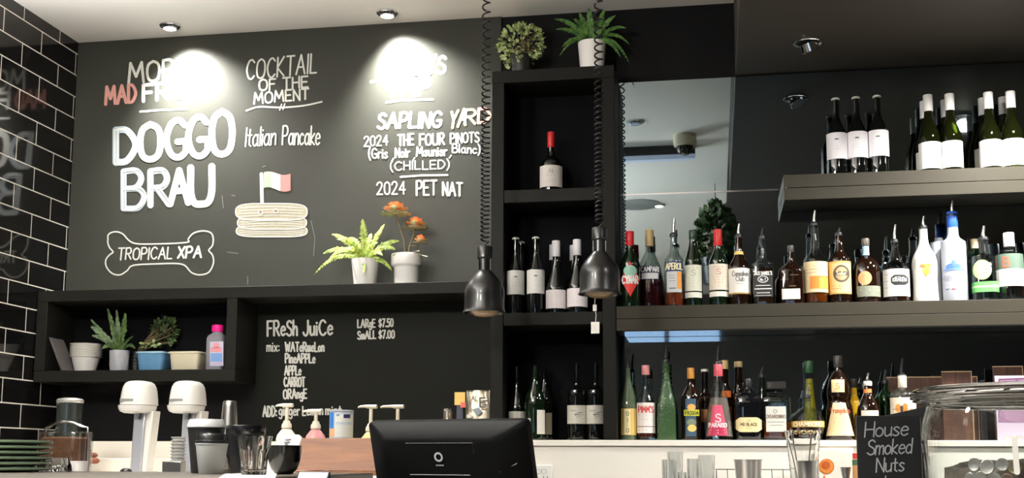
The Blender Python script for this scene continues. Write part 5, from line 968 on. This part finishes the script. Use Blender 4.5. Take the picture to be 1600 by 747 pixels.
MB().box(xat(713, 650, Y), xat(723, 650, Y), Y, Y + .02, ZLD, zat(718, 632, Y)).build('dark_box', mat('navy carton', (40, 42, 58), .5), t, .001)
MB().box(xat(710.5, 620, Y), xat(727, 620, Y), Y - .003, Y - .001, zat(718, 633, Y), zat(718, 613, Y)).build('yellow_note', mat('yellow paper', (238, 200, 116), .6), t)
MB().box(xat(720, 634, Y), xat(728, 634, Y), Y - .0055, Y - .0035, zat(718, 637, Y), zat(718, 629, Y)).build('red_sticker', mat('pink red sticker', (214, 104, 96), .6), t)
Y = -.17; X = xat(700, 655, Y); k = mpp(700, 650, Y); zt = zat(700, 638, Y); t = thing('small_jar', (X, Y, ZLD), 'little dark glass jar with steel lid behind the till screen', 'jar')
MB().lathe([(7 * k, ZLD), (8 * k, ZLD + .002), (8 * k, zt - .014), (7 * k, zt - .010)], (X, Y, 0), 24).build('glass_body', mat('spice jar glass', (96, 84, 72), .1, var=.5, scale=90, coat=.5), t)
MB().lathe([(8 * k, zt - .0098), (8.2 * k, zt - .009), (8.2 * k, zt - .001), (7 * k, zt)], (X, Y, 0), 24).build('lid', M_STEEL, t)

# ------------------------------------------------------------------ on the bar counter
ZK = CZ + .0004; ZRC0 = 1.1005
M_PLATE = mat('dark green glaze', (96, 112, 92), .18, var=.12, scale=20, coat=.5)
X = xat(67, 716, -2.02) - .135
for i in range(6):
    z = ZK + i * .0118; o = MB().lathe([(.085, 0), (.09, .0005), (.133, .0045), (.1355, .0065), (.135, .0102), (.132, .0112), (.126, .0112), (.088, .0042)], (X, -2.02, z), 56).build('plate', M_PLATE, None, loc=(X, -2.02, z))
    tag(o, ('lowest dark green plate of the stack at the left edge' if i == 0 else 'topmost dark green plate of the stack at the left edge' if i == 5 else 'dark green plate inside the stack at the left edge'), 'plate', 'dark green plates stacked on the bar counter')
def cup(name, label, c, Y, y0, yb, hwt, hwb, body, lid, lrows, group=None):
    X = xat(c, yb, Y); k = mpp(c, (y0 + yb) / 2, Y); z1 = zat(c, y0, Y); t = thing(name, (X, Y, ZK), label, 'cup', group)
    o_ = [(hwb * k * .96, ZK), (hwb * k, ZK + .001), (hwt * k, z1 - .003), (hwt * k + .0012, z1 - .002), (hwt * k + .0012, z1)]
    MB().lathe(o_ + [(hwt * k - .0006, z1), (hwb * k - .001, ZK + .005)], (X, Y, 0), 40).build('cup_body', body, t)
    if lid: MB().lathe([(r * k, zat(c, y, Y)) for r, y in lrows], (X, Y, 0), 40).build('lid', lid, t)
cup('takeaway_cup', 'large black takeaway cup with pale grey lid behind the small cup', 320, -2.0, 669, 738, 28, 21, mat('black paper cup', (16, 16, 17), .5), mat('pale grey lid', (196, 198, 198), .35, coat=.2), [(28.6, 668.6), (29.6, 668), (29.4, 664), (28, 662), (27, 657), (25.5, 655.5), (10, 655.8)])
cup('takeaway_cup', 'small grey-white takeaway cup with black lid on the bar counter', 329.5, -2.13, 693, 738.5, 24.6, 18.5, mat('grey white paper cup', (178, 182, 182), .55), mat('black cup lid', (24, 25, 26), .3, coat=.3), [(25.2, 692.6), (26, 692), (25.8, 689), (23.4, 688), (22.6, 680), (21.5, 678.5), (17.5, 678), (17, 676), (8, 676)])
X = xat(356, 736, -1.9); k = mpp(356, 730, -1.9)
for i in range(4):
    z = ZK + i * .0102; o = MB().lathe([(9 * k, 0), (9.6 * k, .0006), (11 * k, .0070), (12 * k, .0085), (12 * k, .0100), (11 * k, .0098), (8.6 * k, .0022)], (X, -1.9, z), 32).build('saucer', M_CERAM, None, loc=(X, -1.9, z))
    tag(o, ('lowest small white saucer between the cups and black tub' if i == 0 else 'top small white saucer between the cups and black tub' if i == 3 else 'small white saucer inside the little stack beside the tub'), 'saucer', 'small white saucers on the bar counter')
Y = -2.02; X = xat(382, 737, Y); k = mpp(382, 700, Y); zt = zat(382, 665, Y)
t = thing('black_tub', (X, Y, ZK), 'large black tub with glossy rim band behind the clear tumbler', 'tub')
zm = zat(382, 679, Y); zl = zat(382, 712, Y)
MB().lathe([(22 * k, ZK), (22.6 * k, ZK + .001), (27 * k, zl - .004), (29.4 * k, zl), (29.8 * k, zm), (30.4 * k, zm + .001), (31 * k, zt - .001), (30.6 * k, zt), (29.4 * k, zt), (28.2 * k, zm), (21 * k, ZK + .006)], (X, Y, 0), 44).build('body', mat('black tub plastic', (18, 19, 22), .28, coat=.3), t)
Y = -2.3; X = xat(397, 738, Y); k = mpp(397, 710, Y); zt = zat(397, 681.5, Y); H = zt - ZK
t = thing('tumbler', (X, Y, ZK), 'empty clear faceted glass tumbler on the bar counter beside the black bowl', 'glass')
NF = 54
def fac(r, z, amt): return [(X + r * (1 - amt * .5 * (1 - math.cos(9 * a))) * math.cos(a), Y + r * (1 - amt * .5 * (1 - math.cos(9 * a))) * math.sin(a), z) for a in [2 * math.pi * j / NF for j in range(NF)]]
MB().rings([fac(18 * k, ZK, .02), fac(19.6 * k, ZK + .002, .06), fac(20.4 * k, ZK + H * .25, .10), fac(23.6 * k, ZK + H * .62, .10), fac(25 * k, ZK + H * .72, .03), fac(27 * k, zt, 0), fac(26 * k, zt, 0), fac(23.8 * k, ZK + H * .72, 0), fac(21 * k, ZK + H * .55, 0), fac(18 * k, ZK + H * .16, 0), fac(9 * k, ZK + H * .13, 0)]).build('glass', M_GLASS, t)
Y = -2.1; X = xat(444, 736, Y); k = mpp(444, 715, Y); zt = zat(444, 696, Y); H = zt - ZK
t = thing('bowl', (X, Y, ZK), 'round black bowl holding folded notes on the bar counter', 'bowl')
MB().lathe([(12 * k, ZK), (13 * k, ZK + .001), (20 * k, ZK + H * .18), (24.5 * k, ZK + H * .45), (26.4 * k, ZK + H * .75), (26.8 * k, zt), (25.6 * k, zt), (25 * k, ZK + H * .72), (22 * k, ZK + H * .4), (10 * k, ZK + H * .1)], (X, Y, 0), 44).build('body', mat('black glazed bowl', (16, 17, 16), .22, coat=.4), t)
t = thing('note_slip', (X, Y + .005, zt - .03), 'pale printed paper slip sticking up out of the black bowl', 'paper')
def tilt_sheet(p, name, m, th=.0008, off=0):
    mb = MB(); fr = [np.array(q) for q in p]; nn = np.cross(fr[1] - fr[0], fr[3] - fr[0]); nn = nn / np.linalg.norm(nn) * th
    mb.add(fr + [q + nn for q in fr], [(0, 1, 2, 3), (7, 6, 5, 4), (0, 4, 5, 1), (1, 5, 6, 2), (2, 6, 7, 3), (3, 7, 4, 0)], 0, False); return mb.build(name, m, t)
tilt_sheet([un(432, 698, Y), un(464, 700, Y), un(469, 680, Y + .012), un(440, 677, Y + .012)], 'sheet', mat('pale printed paper', (206, 206, 210), .6))
tilt_sheet([un(462, 700, Y - .004), un(468, 699, Y - .004), un(472, 683, Y + .006), un(465, 679, Y + .006)], 'sheet_fold', mat('pale printed paper', (206, 206, 210), .6))
mb = MB()
for a, b, c_, d in ((444, 691, 452, 690), (446, 687, 454, 686), (445, 694, 450, 694)): ribbon(mb, [(a, b), (c_, d)], 1.6, lambda u, v, e=0: un(u, v, Y + .012 * (698 - v) / 20 - .002 - e))
mb.build('print', mat('grey print ink', (120, 120, 126), .7), t)
# white sheet lying on the counter and the payment terminal
t = thing('paper_sheet', unz(385, 742, CZ), 'white paper lying on the bar counter in front of the tumbler', 'paper')
P4 = [unz(*q, CZ + .0006) for q in ((352, 741), (434, 737.6), (418, 775), (300, 775))]
tilt_sheet([(q[0], q[1], CZ + .0015) for q in P4], 'sheet', mat('bright white paper', (240, 236, 226), .6))
Y = -2.5; p0 = un(466, 738, Y); p1 = un(517, 738, Y); t = thing('payment_terminal', (float((p0[0] + p1[0]) / 2), Y - .05, ZRC0), 'payment terminal with pale lit screen in front of the oak rack', 'terminal')
xa, xb, zt = float(p0[0]), float(p1[0]), zat(490, 735.5, Y); fr = Y - .10; zf = ZRC0 + .012
mb = MB(); mb.add([(xa, Y, zt), (xb, Y, zt), (xb, Y + .03, ZRC0), (xa, Y + .03, ZRC0), (xa, fr, zf), (xb, fr, zf), (xb, fr, ZRC0), (xa, fr, ZRC0)], [(0, 1, 2, 3), (7, 6, 5, 4), (0, 4, 5, 1), (1, 5, 6, 2), (2, 6, 7, 3), (3, 7, 4, 0)], 0, False)
mb.build('body', M_BLACKP, t, .003)
nrmT = np.cross(np.array([1, 0, 0]), np.array([0, fr - Y, zf - zt])); nrmT = nrmT / np.linalg.norm(nrmT); nrmT = nrmT if nrmT[1] < 0 else -nrmT
P = lambda u, v, h=.0008: tuple(np.array([xa + (xb - xa) * u, Y + (fr - Y) * v, zt + (zf - zt) * v]) + nrmT * h)
mb = MB(); mb.add([P(.07, .035), P(.93, .035), P(.93, .55), P(.07, .55)], [(0, 1, 2, 3)], 0, False); mb.build('screen', lampmat('lit pale blue screen', (140, 176, 246), .8), t)
mb = MB()
for i in range(3):
    for j in range(4): a, b = .12 + i * .27, .62 + j * .09; mb.add([P(a, b, .001), P(a + .2, b, .001), P(a + .2, b + .06, .001), P(a, b + .06, .001)], [(0, 1, 2, 3)], 0, False)
mb.build('keypad', mat('grey keys', (120, 122, 126), .5), t)
# crystal dish and cups at the left
Y = -1.93; X = xat(82, 737, Y); k = mpp(82, 725, Y); zt = zat(82, 715.5, Y); H = zt - ZK
t = thing('crystal_dish', (X, Y, ZK), 'low clear crystal dish on the bar counter below the bail-handled jar', 'dish')
def cut(r, z, am): return [(X + r * (1 + am * math.cos(14 * a)) * math.cos(a), Y + r * (1 + am * math.cos(14 * a)) * .8 * math.sin(a), z) for a in [2 * math.pi * j / 84 for j in range(84)]]
MB().rings([cut(27 * k, ZK, .02), cut(29 * k, ZK + .002, .03), cut(27 * k, ZK + H * .5, .06), cut(23 * k, zt, .03), cut(21 * k, zt, .02), cut(22 * k, ZK + H * .5, 0), cut(20 * k, ZK + .006, 0)]).build('glass', M_GLASS, t)
X = xat(122, 737, -1.87); k = mpp(122, 728, -1.87)
o = MB().lathe([(13 * k, 0), (14 * k, .001), (14.4 * k, .022), (14.6 * k, .025), (13.6 * k, .025), (13 * k, .004)], (X, -1.87, ZK), 32).build('ramekin', M_CERAM, None, loc=(X, -1.87, ZK)); tag(o, 'small white ramekin beside the crystal dish', 'ramekin')

# ------------------------------------------------------------------ till screen seen from behind
YAWM, TLT = math.radians(17), math.radians(17)
ZRC = 1.1005
TLc = un(575, 660, -2.0)
ex = Vector((math.cos(YAWM), -math.sin(YAWM), 0)) * 1.0
nb = Vector((-math.sin(YAWM), -math.cos(YAWM), 0))
ex = Vector((math.cos(YAWM), -math.sin(YAWM), 0)); 
up_ = (Vector((0, 0, 1)) * math.cos(TLT) + nb * math.sin(TLT)).normalized(); nrm = ex.cross(up_).normalized()
if nrm.y > 0: nrm = -nrm
# width so that the far top corner lands at its place in the photograph
wdt = .3
for _ in range(40):
    q = np.array(TLc) + np.array(ex) * wdt; v = q - CAM; xx = 800 + F * (v @ RX) / (v @ FW); wdt += (822 - xx) * .0008
TL = Vector(TLc); hgt = .225
t = thing('till_screen', (TL.x + ex.x * wdt / 2, TL.y + ex.y * wdt / 2, ZRC), 'black till screen seen from behind with a white ring logo', 'till')
def mp(u, v, d): return TL + ex * (wdt * u) - up_ * (hgt * v) + nrm * d
def rrect(u0, u1, v0, v1, d, r, n=6):
    pts = []
    for cu, cv, a0 in ((u1 - r, v0 + r * wdt / hgt, -90), (u1 - r, v1 - r * wdt / hgt, 0), (u0 + r, v1 - r * wdt / hgt, 90), (u0 + r, v0 + r * wdt / hgt, 180)):
        for i in range(n + 1):
            a = math.radians(a0 + 90 * i / n); pts.append(mp(cu + r * math.cos(a), cv + r * wdt / hgt * math.sin(a), d))
    return pts
MB().rings([rrect(.01, .99, .01, .99, -.022, .02), rrect(0, 1, 0, 1, -.018, .025), rrect(0, 1, 0, 1, -.001, .025), rrect(.015, .985, .015, .985, .003, .03), rrect(.10, .86, .12, .95, .026, .05), rrect(.13, .83, .16, .92, .028, .05)]).build('back_shell', mat('black till plastic', (11, 12, 13), .5, spec=.12), t)
MB().rings([rrect(.03, .97, .04, .95, -.0225, .02), rrect(.03, .97, .04, .95, -.0232, .02)]).build('display', mat('dark display glass', (8, 9, 11), .08), t)
mb = MB(); 
def rring(u, v, r0, r1, d, n=32):
    a = [mp(u + r * math.cos(2 * math.pi * j / n), v + r * wdt / hgt * math.sin(2 * math.pi * j / n), d) for r in (r0, r1) for j in range(n)]
    mb.add(a, [(j, (j + 1) % n, n + (j + 1) % n, n + j) for j in range(n)], 0, False)
rring(.478, .30, .0165, .027, .0290)
for i in range(7): uu = .455 + i * .0072; mb.add([mp(uu, .372, .029), mp(uu + .005, .372, .029), mp(uu + .005, .384, .029), mp(uu, .384, .029)], [(0, 1, 2, 3)], 0, False)
mb.build('ring_logo', mat('white logo print', (214, 218, 222), .5), t)
mb = MB()
for v in (.47,): mb.tube([mp(.28, v, .0285), mp(.66, v, .0285)], .0012, 6)
mb.tube([mp(.84, .44, .026), mp(.93, .38, .012)], .002, 6); mb.tube([mp(.28, .17, .0285), mp(.70, .17, .0285), mp(.70, .27, .0285)], .0007, 5)
mb.build('vent_line', mat('grey vent edge', (60, 62, 64), .4), t)
cst = mp(.5, .8, -.012); MB().tube([(cst.x, cst.y, ZRC + .012), (cst.x, cst.y + .01, ZRC + .03), tuple(cst)], .022, 16).build('stand_neck', M_BLACKP, t)
MB().rings(srings(cst.x, cst.y, [(.11, .09, ZRC, 4), (.11, .09, ZRC + .008, 4), (.10, .08, ZRC + .013, 4)])).build('stand_base', M_BLACKP, t)

# ------------------------------------------------------------------ back bench right: socket, glasses, tins
Yp = FY + .004
t = thing('power_socket', (xat(847, 740, Yp), Yp - .006, zat(847, 745, Yp)), 'white double power socket on the cream bench front', 'socket')
x0, x1, z1 = xat(830, 740, Yp), xat(864, 740, Yp), zat(847, 726.5, Yp); MB().box(x0, x1, Yp - .009, Yp - .0003, z1 - .075, z1).build('plate', M_WPL, t, .003)
mb = MB(); yy = Yp - .0095
for cx in (841.5, 850): mb.tube([un(cx + 4 * math.cos(2 * math.pi * j / 20), 737 + 3.6 * math.sin(2 * math.pi * j / 20), yy) for j in range(21)], .0006, 5)
for cx in (838, 849, 855): ribbon(mb, [(cx, 744), (cx + .6, 748)], 1.2, lambda a, b, e=0: un(a, b, yy - e))
mb.build('socket_outline', mat('grey socket line', (120, 118, 112), .5), t)
ZG = 1.1205
def tumbler(c, y0, hw, Y, label, up=True):
    X = xat(c, y0 + 20, Y); k = mpp(c, y0 + 20, Y); zt = zat(c, y0, Y); H = zt - ZG; t = thing('tumbler', (X, Y, ZG), label, 'glass', 'clear glasses on the back bench')
    n = 40; f = lambda r, z, am: [(X + r * (1 + am * math.cos(10 * a)) * math.cos(a), Y + r * (1 + am * math.cos(10 * a)) * math.sin(a), z) for a in [2 * math.pi * j / 60 for j in range(60)]]
    MB().rings([f(hw * .80 * k, ZG, 0), f(hw * .84 * k, ZG + .002, .02), f(hw * .92 * k, ZG + H * .6, .05), f(hw * k, zt, 0), f(hw * k - .003, zt, 0), f(hw * .88 * k - .004, ZG + H * .6, .0), f(hw * .78 * k - .005, ZG + .02, 0)]).build('glass', mat('grey tinted glass', (240, 243, 243), 0, trans=1, ior=1.5), t)
tumbler(1055, 706, 12, -.40, 'tallest clear glass of the left pair on the back bench'); tumbler(1046, 718, 11.5, -.50, 'clear glass at the front of the left pair on the back bench')
tumbler(1104, 711, 13, -.40, 'clear glass at the right of the second pair on the back bench'); tumbler(1083, 717, 9.5, -.50, 'narrow clear glass left of the second pair, near the steel tin')
tumbler(1066, 738, 7, -.58, 'short clear glass between the two pairs on the back bench')
def tin(c, y0, hw, Y, label):
    X = xat(c, y0 + 20, Y); k = mpp(c, y0 + 20, Y); zt = zat(c, y0, Y); H = zt - ZG; t = thing('shaker_tin', (X, Y, ZG), label, 'shaker')
    MB().lathe([(hw * .72 * k, ZG), (hw * .74 * k, ZG + .002), (hw * .94 * k, zt - .006), (hw * k, zt - .001), (hw * k, zt), (hw * .92 * k, zt - .001), (hw * .72 * k, ZG + .004)], (X, Y, 0), 40).build('body', M_STEEL, t)
tin(1169, 718, 22.5, -.45, 'open steel shaker tin with flared rim on the back bench'); tin(1261, 720, 16, -.56, 'narrow steel tin in front of the cut-crystal jug')
Y = -.42; X = xat(1255, 700, Y); k = mpp(1255, 700, Y); zt = zat(1255, 673, Y); H = zt - ZG
t = thing('mixing_glass', (X, Y, ZG), 'sparkling cut-crystal mixing glass with steel spoons behind the narrow tin', 'glass')
f = lambda r, z, am, ph=0: [(X + r * (1 + am * math.cos(16 * a + ph)) * math.cos(a), Y + r * (1 + am * math.cos(16 * a + ph)) * math.sin(a), z) for a in [2 * math.pi * j / 96 for j in range(96)]]
MB().rings([f(17 * k, ZG, 0), f(18 * k, ZG + .003, .02)] + [f((18.5 + 8 * (i / 12) ** 1.5) * k, ZG + .01 + (H - .02) * i / 12, .035, math.pi * (i % 2)) for i in range(13)] + [f(28.5 * k, zt, 0), f(27.5 * k, zt, 0), f(22 * k, ZG + H * .7, 0), f(15.5 * k, ZG + .014, 0)]).build('glass', M_GLASS, t)
mb = MB()
for dx, top in ((-26, 676), (-18, 671), (14, 674)): mb.tube([(X + dx * .2 * k, Y, ZG + .02), (X + dx * .6 * k, Y, ZG + H * .6), (X + dx * k * 1.0, Y - .005, zat(1255, top - 2, Y))], [.002, .002, .003], 8)
mb.build('bar_spoons', M_CHROME, t)
Y = -.60; t = thing('wire_rack', (xat(1185, 740, Y), Y, ZG), 'dark thin wire rack behind the steel tins on the back bench', 'rack')
zr = zat(1185, 734.5, Y + .03); xa, xb = xat(1119, 735, Y + .03), xat(1248, 735, Y + .03); mb = MB(); yb_, yf_ = -.34, -.62
mb.tube([(xa, yb_, zr), (xb, yb_, zr), (xb, yb_ - .01, ZG + .002), (xa, yb_ - .01, ZG + .002), (xa, yb_, zr)], .0016, 6)
for i in range(8): x = xa + (xb - xa) * i / 7; mb.tube([(x, yb_, zr), (x + .004, yb_ - .005, ZG + .002)], .0012, 5)
mb.build('wires', mat('dark wire', (50, 42, 36), .4, metal=.5), t)
Y = -.235; t = thing('drink_carton', (xat(1310, 740, Y), Y, ZG), 'white carton printed with an orange half beside the nuts sign', 'carton')
x0, x1 = xat(1279, 740, Y), xat(1334, 740, Y); zt = zat(1305, 700, Y); MB().box(x0, x1, Y, Y + .02, ZG, zt).build('carton_body', mat('white carton', (242, 236, 222), .5), t, .002)
mb = MB(); fy = fl(Y - .0006); ell(mb, 1291.5, 729, 12, 12, fy, 0, 28); ell(mb, 1291.5, 729, 10, 10, fl(Y - .0009), 1, 28); ell(mb, 1290, 727, 7, 6.5, fl(Y - .0012), 2, 24); poly(mb, [(1286, 748), (1288, 741), (1290, 748)], fy, 0)
for j in range(8): ribbon(mb, [(1291.5, 729), (1291.5 + 9 * math.cos(j * .785), 729 + 9 * math.sin(j * .785))], .6, fl(Y - .0015), 0)
mb.build('orange_print', [mat('orange peel print', (206, 120, 48), .5), mat('orange flesh print', (236, 150, 70), .5), mat('deep orange print', (200, 90, 40), .5)], t)
Y = -.46; X = xat(1340, 740, Y); k = mpp(1340, 720, Y); t = thing('sauce_bottle', (X, Y, ZG), 'small bottle with red cap and green label beside the nuts sign', 'bottle')
MB().lathe([(7 * k, ZG), (7.5 * k, ZG + .002), (7.5 * k, zat(1340, 728, Y)), (6.8 * k, zat(1340, 717.5, Y))], (X, Y, 0), 24).build('body', mat('orange sauce', (230, 170, 110), .3), t)
MB().lathe([(7.7 * k, zat(1340, 727, Y)), (7.7 * k, zat(1340, 718.5, Y))], (X, Y, 0), 24, cap0=False, cap1=False).build('green_label', mat('green label', (60, 100, 70), .5), t)
MB().lathe([(7 * k, zat(1340, 717.3, Y)), (7 * k, zat(1340, 709, Y)), (6 * k, zat(1340, 708, Y))], (X, Y, 0), 24).build('cap', mat('red cap', (214, 60, 54), .4), t)
Y = -.44; X = xat(1322, 745, Y); k = mpp(1322, 740, Y); t = thing('jigger', (X, Y, ZG), 'small steel jigger between the carton and the sauce bottle', 'jigger')
zt = zat(1322, 730, Y); zm = (zt + ZG) / 2; MB().lathe([(9 * k, ZG), (9.3 * k, ZG + .001), (4 * k, zm - .003), (4 * k, zm + .003), (8.6 * k, zt - .001), (8.6 * k, zt), (7.9 * k, zt), (3 * k, zm + .006)], (X, Y, 0), 32).build('body', M_STEEL, t)

# ------------------------------------------------------------------ menus behind the jar
def clip(label, x0, x1, y0, Y, m=M_DWOOD, name='menu_board'):
    xa, xb, zt = xat(x0, y0, Y), xat(x1, y0, Y), zat((x0 + x1) / 2, y0, Y); t = thing(name, ((xa + xb) / 2, Y, ZW), label, 'menu', 'dark wooden menu boards')
    MB().box(xa, xb, Y, Y + .008, ZW, zt - .003).build('wood_panel', m, t, .001); e = mat('tan board edge', (176, 150, 116), .5)
    MB().box(xa, xb, Y - .0005, Y + .0085, zt - .0028, zt).build('top_edge', e, t); MB().box(xb + .0002, xb + .0022, Y - .0005, Y + .0085, ZW, zt).build('side_edge', e, t)
clip('long low dark wood board behind the tree-label bottle', 1385, 1526, 588.5, -.022); clip('dark wood menu board standing above the tip jar rim', 1471, 1517, 580, -.11); clip('dark wood menu board at the right edge behind the mauve sign', 1551, 1597, 572, -.075)
Y = -.13; t = thing('mauve_sign', (xat(1590, 600, Y), Y, ZW), 'mauve card sign with pale border and house outline above the tip jar', 'sign')
xa, xb, zt = xat(1554, 590, Y), xat(1624, 590, Y), zat(1590, 587, Y); MB().box(xa, xb, Y, Y + .003, ZW, zt).build('card', mat('pale mauve border', (176, 160, 178), .5), t, .001)
mb = MB(); poly(mb, [(1560, 592), (1618, 590), (1618, 660), (1560, 660)], fl(Y - .0006), 0); fy = fl(Y - .001)
for p in ([(1561, 592.5), (1616, 590.5)], [(1561, 592.5), (1561, 650)], [(1575, 605), (1589, 594), (1603, 605)], [(1583, 604), (1583, 599), (1588, 599), (1588, 604)], [(1591, 604), (1591, 599), (1596, 599), (1596, 604)]): ribbon(mb, p, 1.1, fy, 1)
mb.build('print', [mat('mauve print', (132, 98, 126), .5), mat('plum line', (92, 50, 84), .5)], t)

# ------------------------------------------------------------------ nuts sign and tip jar on the front counter
Y = -2.5; M_SLATE = mat('sign blackboard', (24, 25, 27), .6, var=.15, scale=30)
t = thing('nuts_sign', (xat(1388, 747, Y), Y + .02, ZRC), 'small black folding sign chalked House Smoked Nuts beside the tip jar', 'sign')
xa, xb, zt = xat(1338.8, 700, Y), xat(1439, 700, Y), zat(1388, 649.5, Y)
MB().box(xa, xb, Y, Y + .004, ZRC, zt).build('front_board', M_SLATE, t, .0008)
mb = MB(); a, b = np.array([xa + .004, Y + .03]), np.array([xb + .012, Y + .012]); z0, z1 = zat(1398, 647, Y + .02), zat(1449, 634.8, Y + .01)
p = [(a[0], a[1], ZRC), (b[0], b[1], ZRC), (b[0], b[1], z1), (a[0], a[1], z0 - .012)]; mb.add(p + [(x + .001, y + .004, z) for x, y, z in p], [(0, 1, 2, 3), (7, 6, 5, 4), (0, 4, 5, 1), (1, 5, 6, 2), (2, 6, 7, 3), (3, 7, 4, 0)], 0, False); mb.build('back_board', M_SLATE, t, .0006)
MB().box(xb + .0004, xb + .0014, Y - .0006, Y + .0044, ZRC, zat(1440, 652, Y)).build('edge_strip', mat('worn pale edge', (110, 106, 98), .6), t)
fy = fl(Y - .0012); mb = MB(); px_text(mb, 'House', 1351, 683, 1418, 680, 23, 2.2, fy, 0, gap=.12, slant=.08); px_text(mb, 'Smoked', 1355, 711, 1424, 708, 23, 2.2, fy, 0, gap=.12, slant=.1); px_text(mb, 'Nuts', 1369, 738, 1412, 736, 22, 2.2, fy, 0, gap=.12, slant=.06); ribbon(mb, [(1384, 744), (1383, 752)], 2, fy)
mb.build('chalk_lettering', mat('soft grey chalk', (190, 194, 198), .9), t)
Y = -2.72; cj = 1626; X = xat(cj, 690, Y); k = mpp(cj, 680, Y); z = lambda y: zat(cj, y, Y)
t = thing('tip_jar', (X, Y, ZRC), 'big round glass jar of coins with a white letter T at the right edge', 'jar')
zb = ZRC
prof = [(120 * k, zb), (140 * k, zb + .003), (158 * k, zb + .02), (168 * k, zb + .06), (174 * k, z(712)), (176 * k, z(690)), (174 * k, z(660)), (168 * k, z(640)), (166 * k, z(634)), (172 * k, z(631.5)), (181 * k, z(630)), (179.5 * k, z(628)), (188 * k, z(626)), (186.5 * k, z(623.5)), (192 * k, z(621.5)), (190 * k, z(619)), (193 * k, z(616.5)), (191 * k, z(614)), (192 * k, z(611.5)), (187 * k, z(608)), (180 * k, z(606))]
inn = [(174 * k, z(607)), (172 * k, z(614)), (162 * k, z(632)), (163 * k, z(642)), (169 * k, z(660)), (171 * k, z(690)), (169 * k, z(712)), (162 * k, zb + .06), (150 * k, zb + .024), (110 * k, zb + .008)]
MB().lathe(prof[:9] + [(166 * k - .003, z(634))] + inn[3:], (X, Y, 0), 72).build('glass_body', thin_glass('thin jar glass', (248, 250, 249)), t)
MB().lathe([(166.2 * k - .003, z(633.8))] + [(166 * k, z(633.9))] + prof[9:] + inn[:3], (X, Y, 0), 72, cap0=False, cap1=False).build('glass_rim', M_GLASS, t)
mb = MB(); thj = math.atan2(CAM[1] - Y, CAM[0] - X)
def jarm(a, b, e=0):
    zz_ = z(b); r = float(np.interp(zz_, [q[1] for q in prof[3:9]], [q[0] for q in prof[3:9]])) + .0006 + e; th = thj + math.asin(max(-.95, min(.95, (a - cj) * k / r))); return (X + r * math.cos(th), Y + r * math.sin(th), zz_)
ribbon(mb, [(1580, 687.5), (1590, 687.2), (1602, 687)], 4, jarm, 0); ribbon(mb, [(1592, 688), (1592.3, 705), (1592.6, 722), (1593, 737)], 8, jarm, 0); mb.build('letter', mat('white paint marker', (226, 224, 218), .6), t)
M_CO = [mat('silver coin', (170, 168, 166), .35, metal=.7, var=.2, scale=400), mat('gold coin', (150, 134, 108), .35, metal=.7, var=.2, scale=400), mat('copper coin', (128, 104, 92), .4, metal=.6, var=.2, scale=400)]
def coin(x, y, zc, r, face, m, lab):
    face = Vector(face).normalized(); u = face.cross(Vector((.3, .2, 1))).normalized(); v = face.cross(u); c = Vector((x, y, zc))
    rg = lambda rr, d: [c + face * d + (u * math.cos(2 * math.pi * j / 28) + v * math.sin(2 * math.pi * j / 28)) * rr for j in range(28)]
    o = MB().rings([rg(r * .85, -.0008), rg(r * .92, -.0011), rg(r, -.0009), rg(r, .0009), rg(r * .92, .0011), rg(r * .85, .0008)]).build('coin', m, None, loc=(x, y, zc)); tag(o, lab, 'coin', 'coins in the tip jar')
rj = 166 * k
# rows of coins leaning on the front of the glass, then a bed below them
zc0 = zb + .030; nrow = 0
for row in range(9):
    zc = zc0 + row * .0165
    if zc > z(716): break
    for j in range(9):
        off = (j - 5.2 + .5 * (row % 2)) * 21 + random.uniform(-3, 3); aa = thj + off / 166; rr = (float(np.interp(zc, [q[1] for q in inn[::-1]], [q[0] for q in inn[::-1]])) - .004)
        x, y = X + rr * math.cos(aa), Y + rr * math.sin(aa); 
        coin(x, y, zc + random.uniform(-.002, .002), random.uniform(.0078, .0094), (math.cos(aa + random.uniform(-.1, .1)), math.sin(aa + random.uniform(-.1, .1)), random.uniform(-.08, .1)), M_CO[random.choice((0, 0, 0, 1, 2))], 'coin pressed against the front glass of the tip jar')
hp = [(108, .0085), (140, .022), (148, .05), (146, z(735) - zb), (128, z(726) - zb), (96, z(722) - zb), (60, z(724) - zb), (4, z(718) - zb)]
o = MB().rings([[(X + (r * k + random.uniform(-.006, .002) * (i > 1)) * math.cos(2 * math.pi * j / 48), Y + (r * k + random.uniform(-.006, .002) * (i > 1)) * math.sin(2 * math.pi * j / 48), zb + h + random.uniform(-.005, .004) * (i > 2)) for j in range(48)] for i, (r, h) in enumerate(hp)], 0, False).build('coin_heap', mat('heaped coins', (120, 112, 104), .4, metal=.5, var=.5, scale=90, bump=1), None, loc=(X, Y, zb + .01))
tag(o, 'heap of mixed coins filling the lower tip jar', 'coins'); o['kind'] = 'stuff'
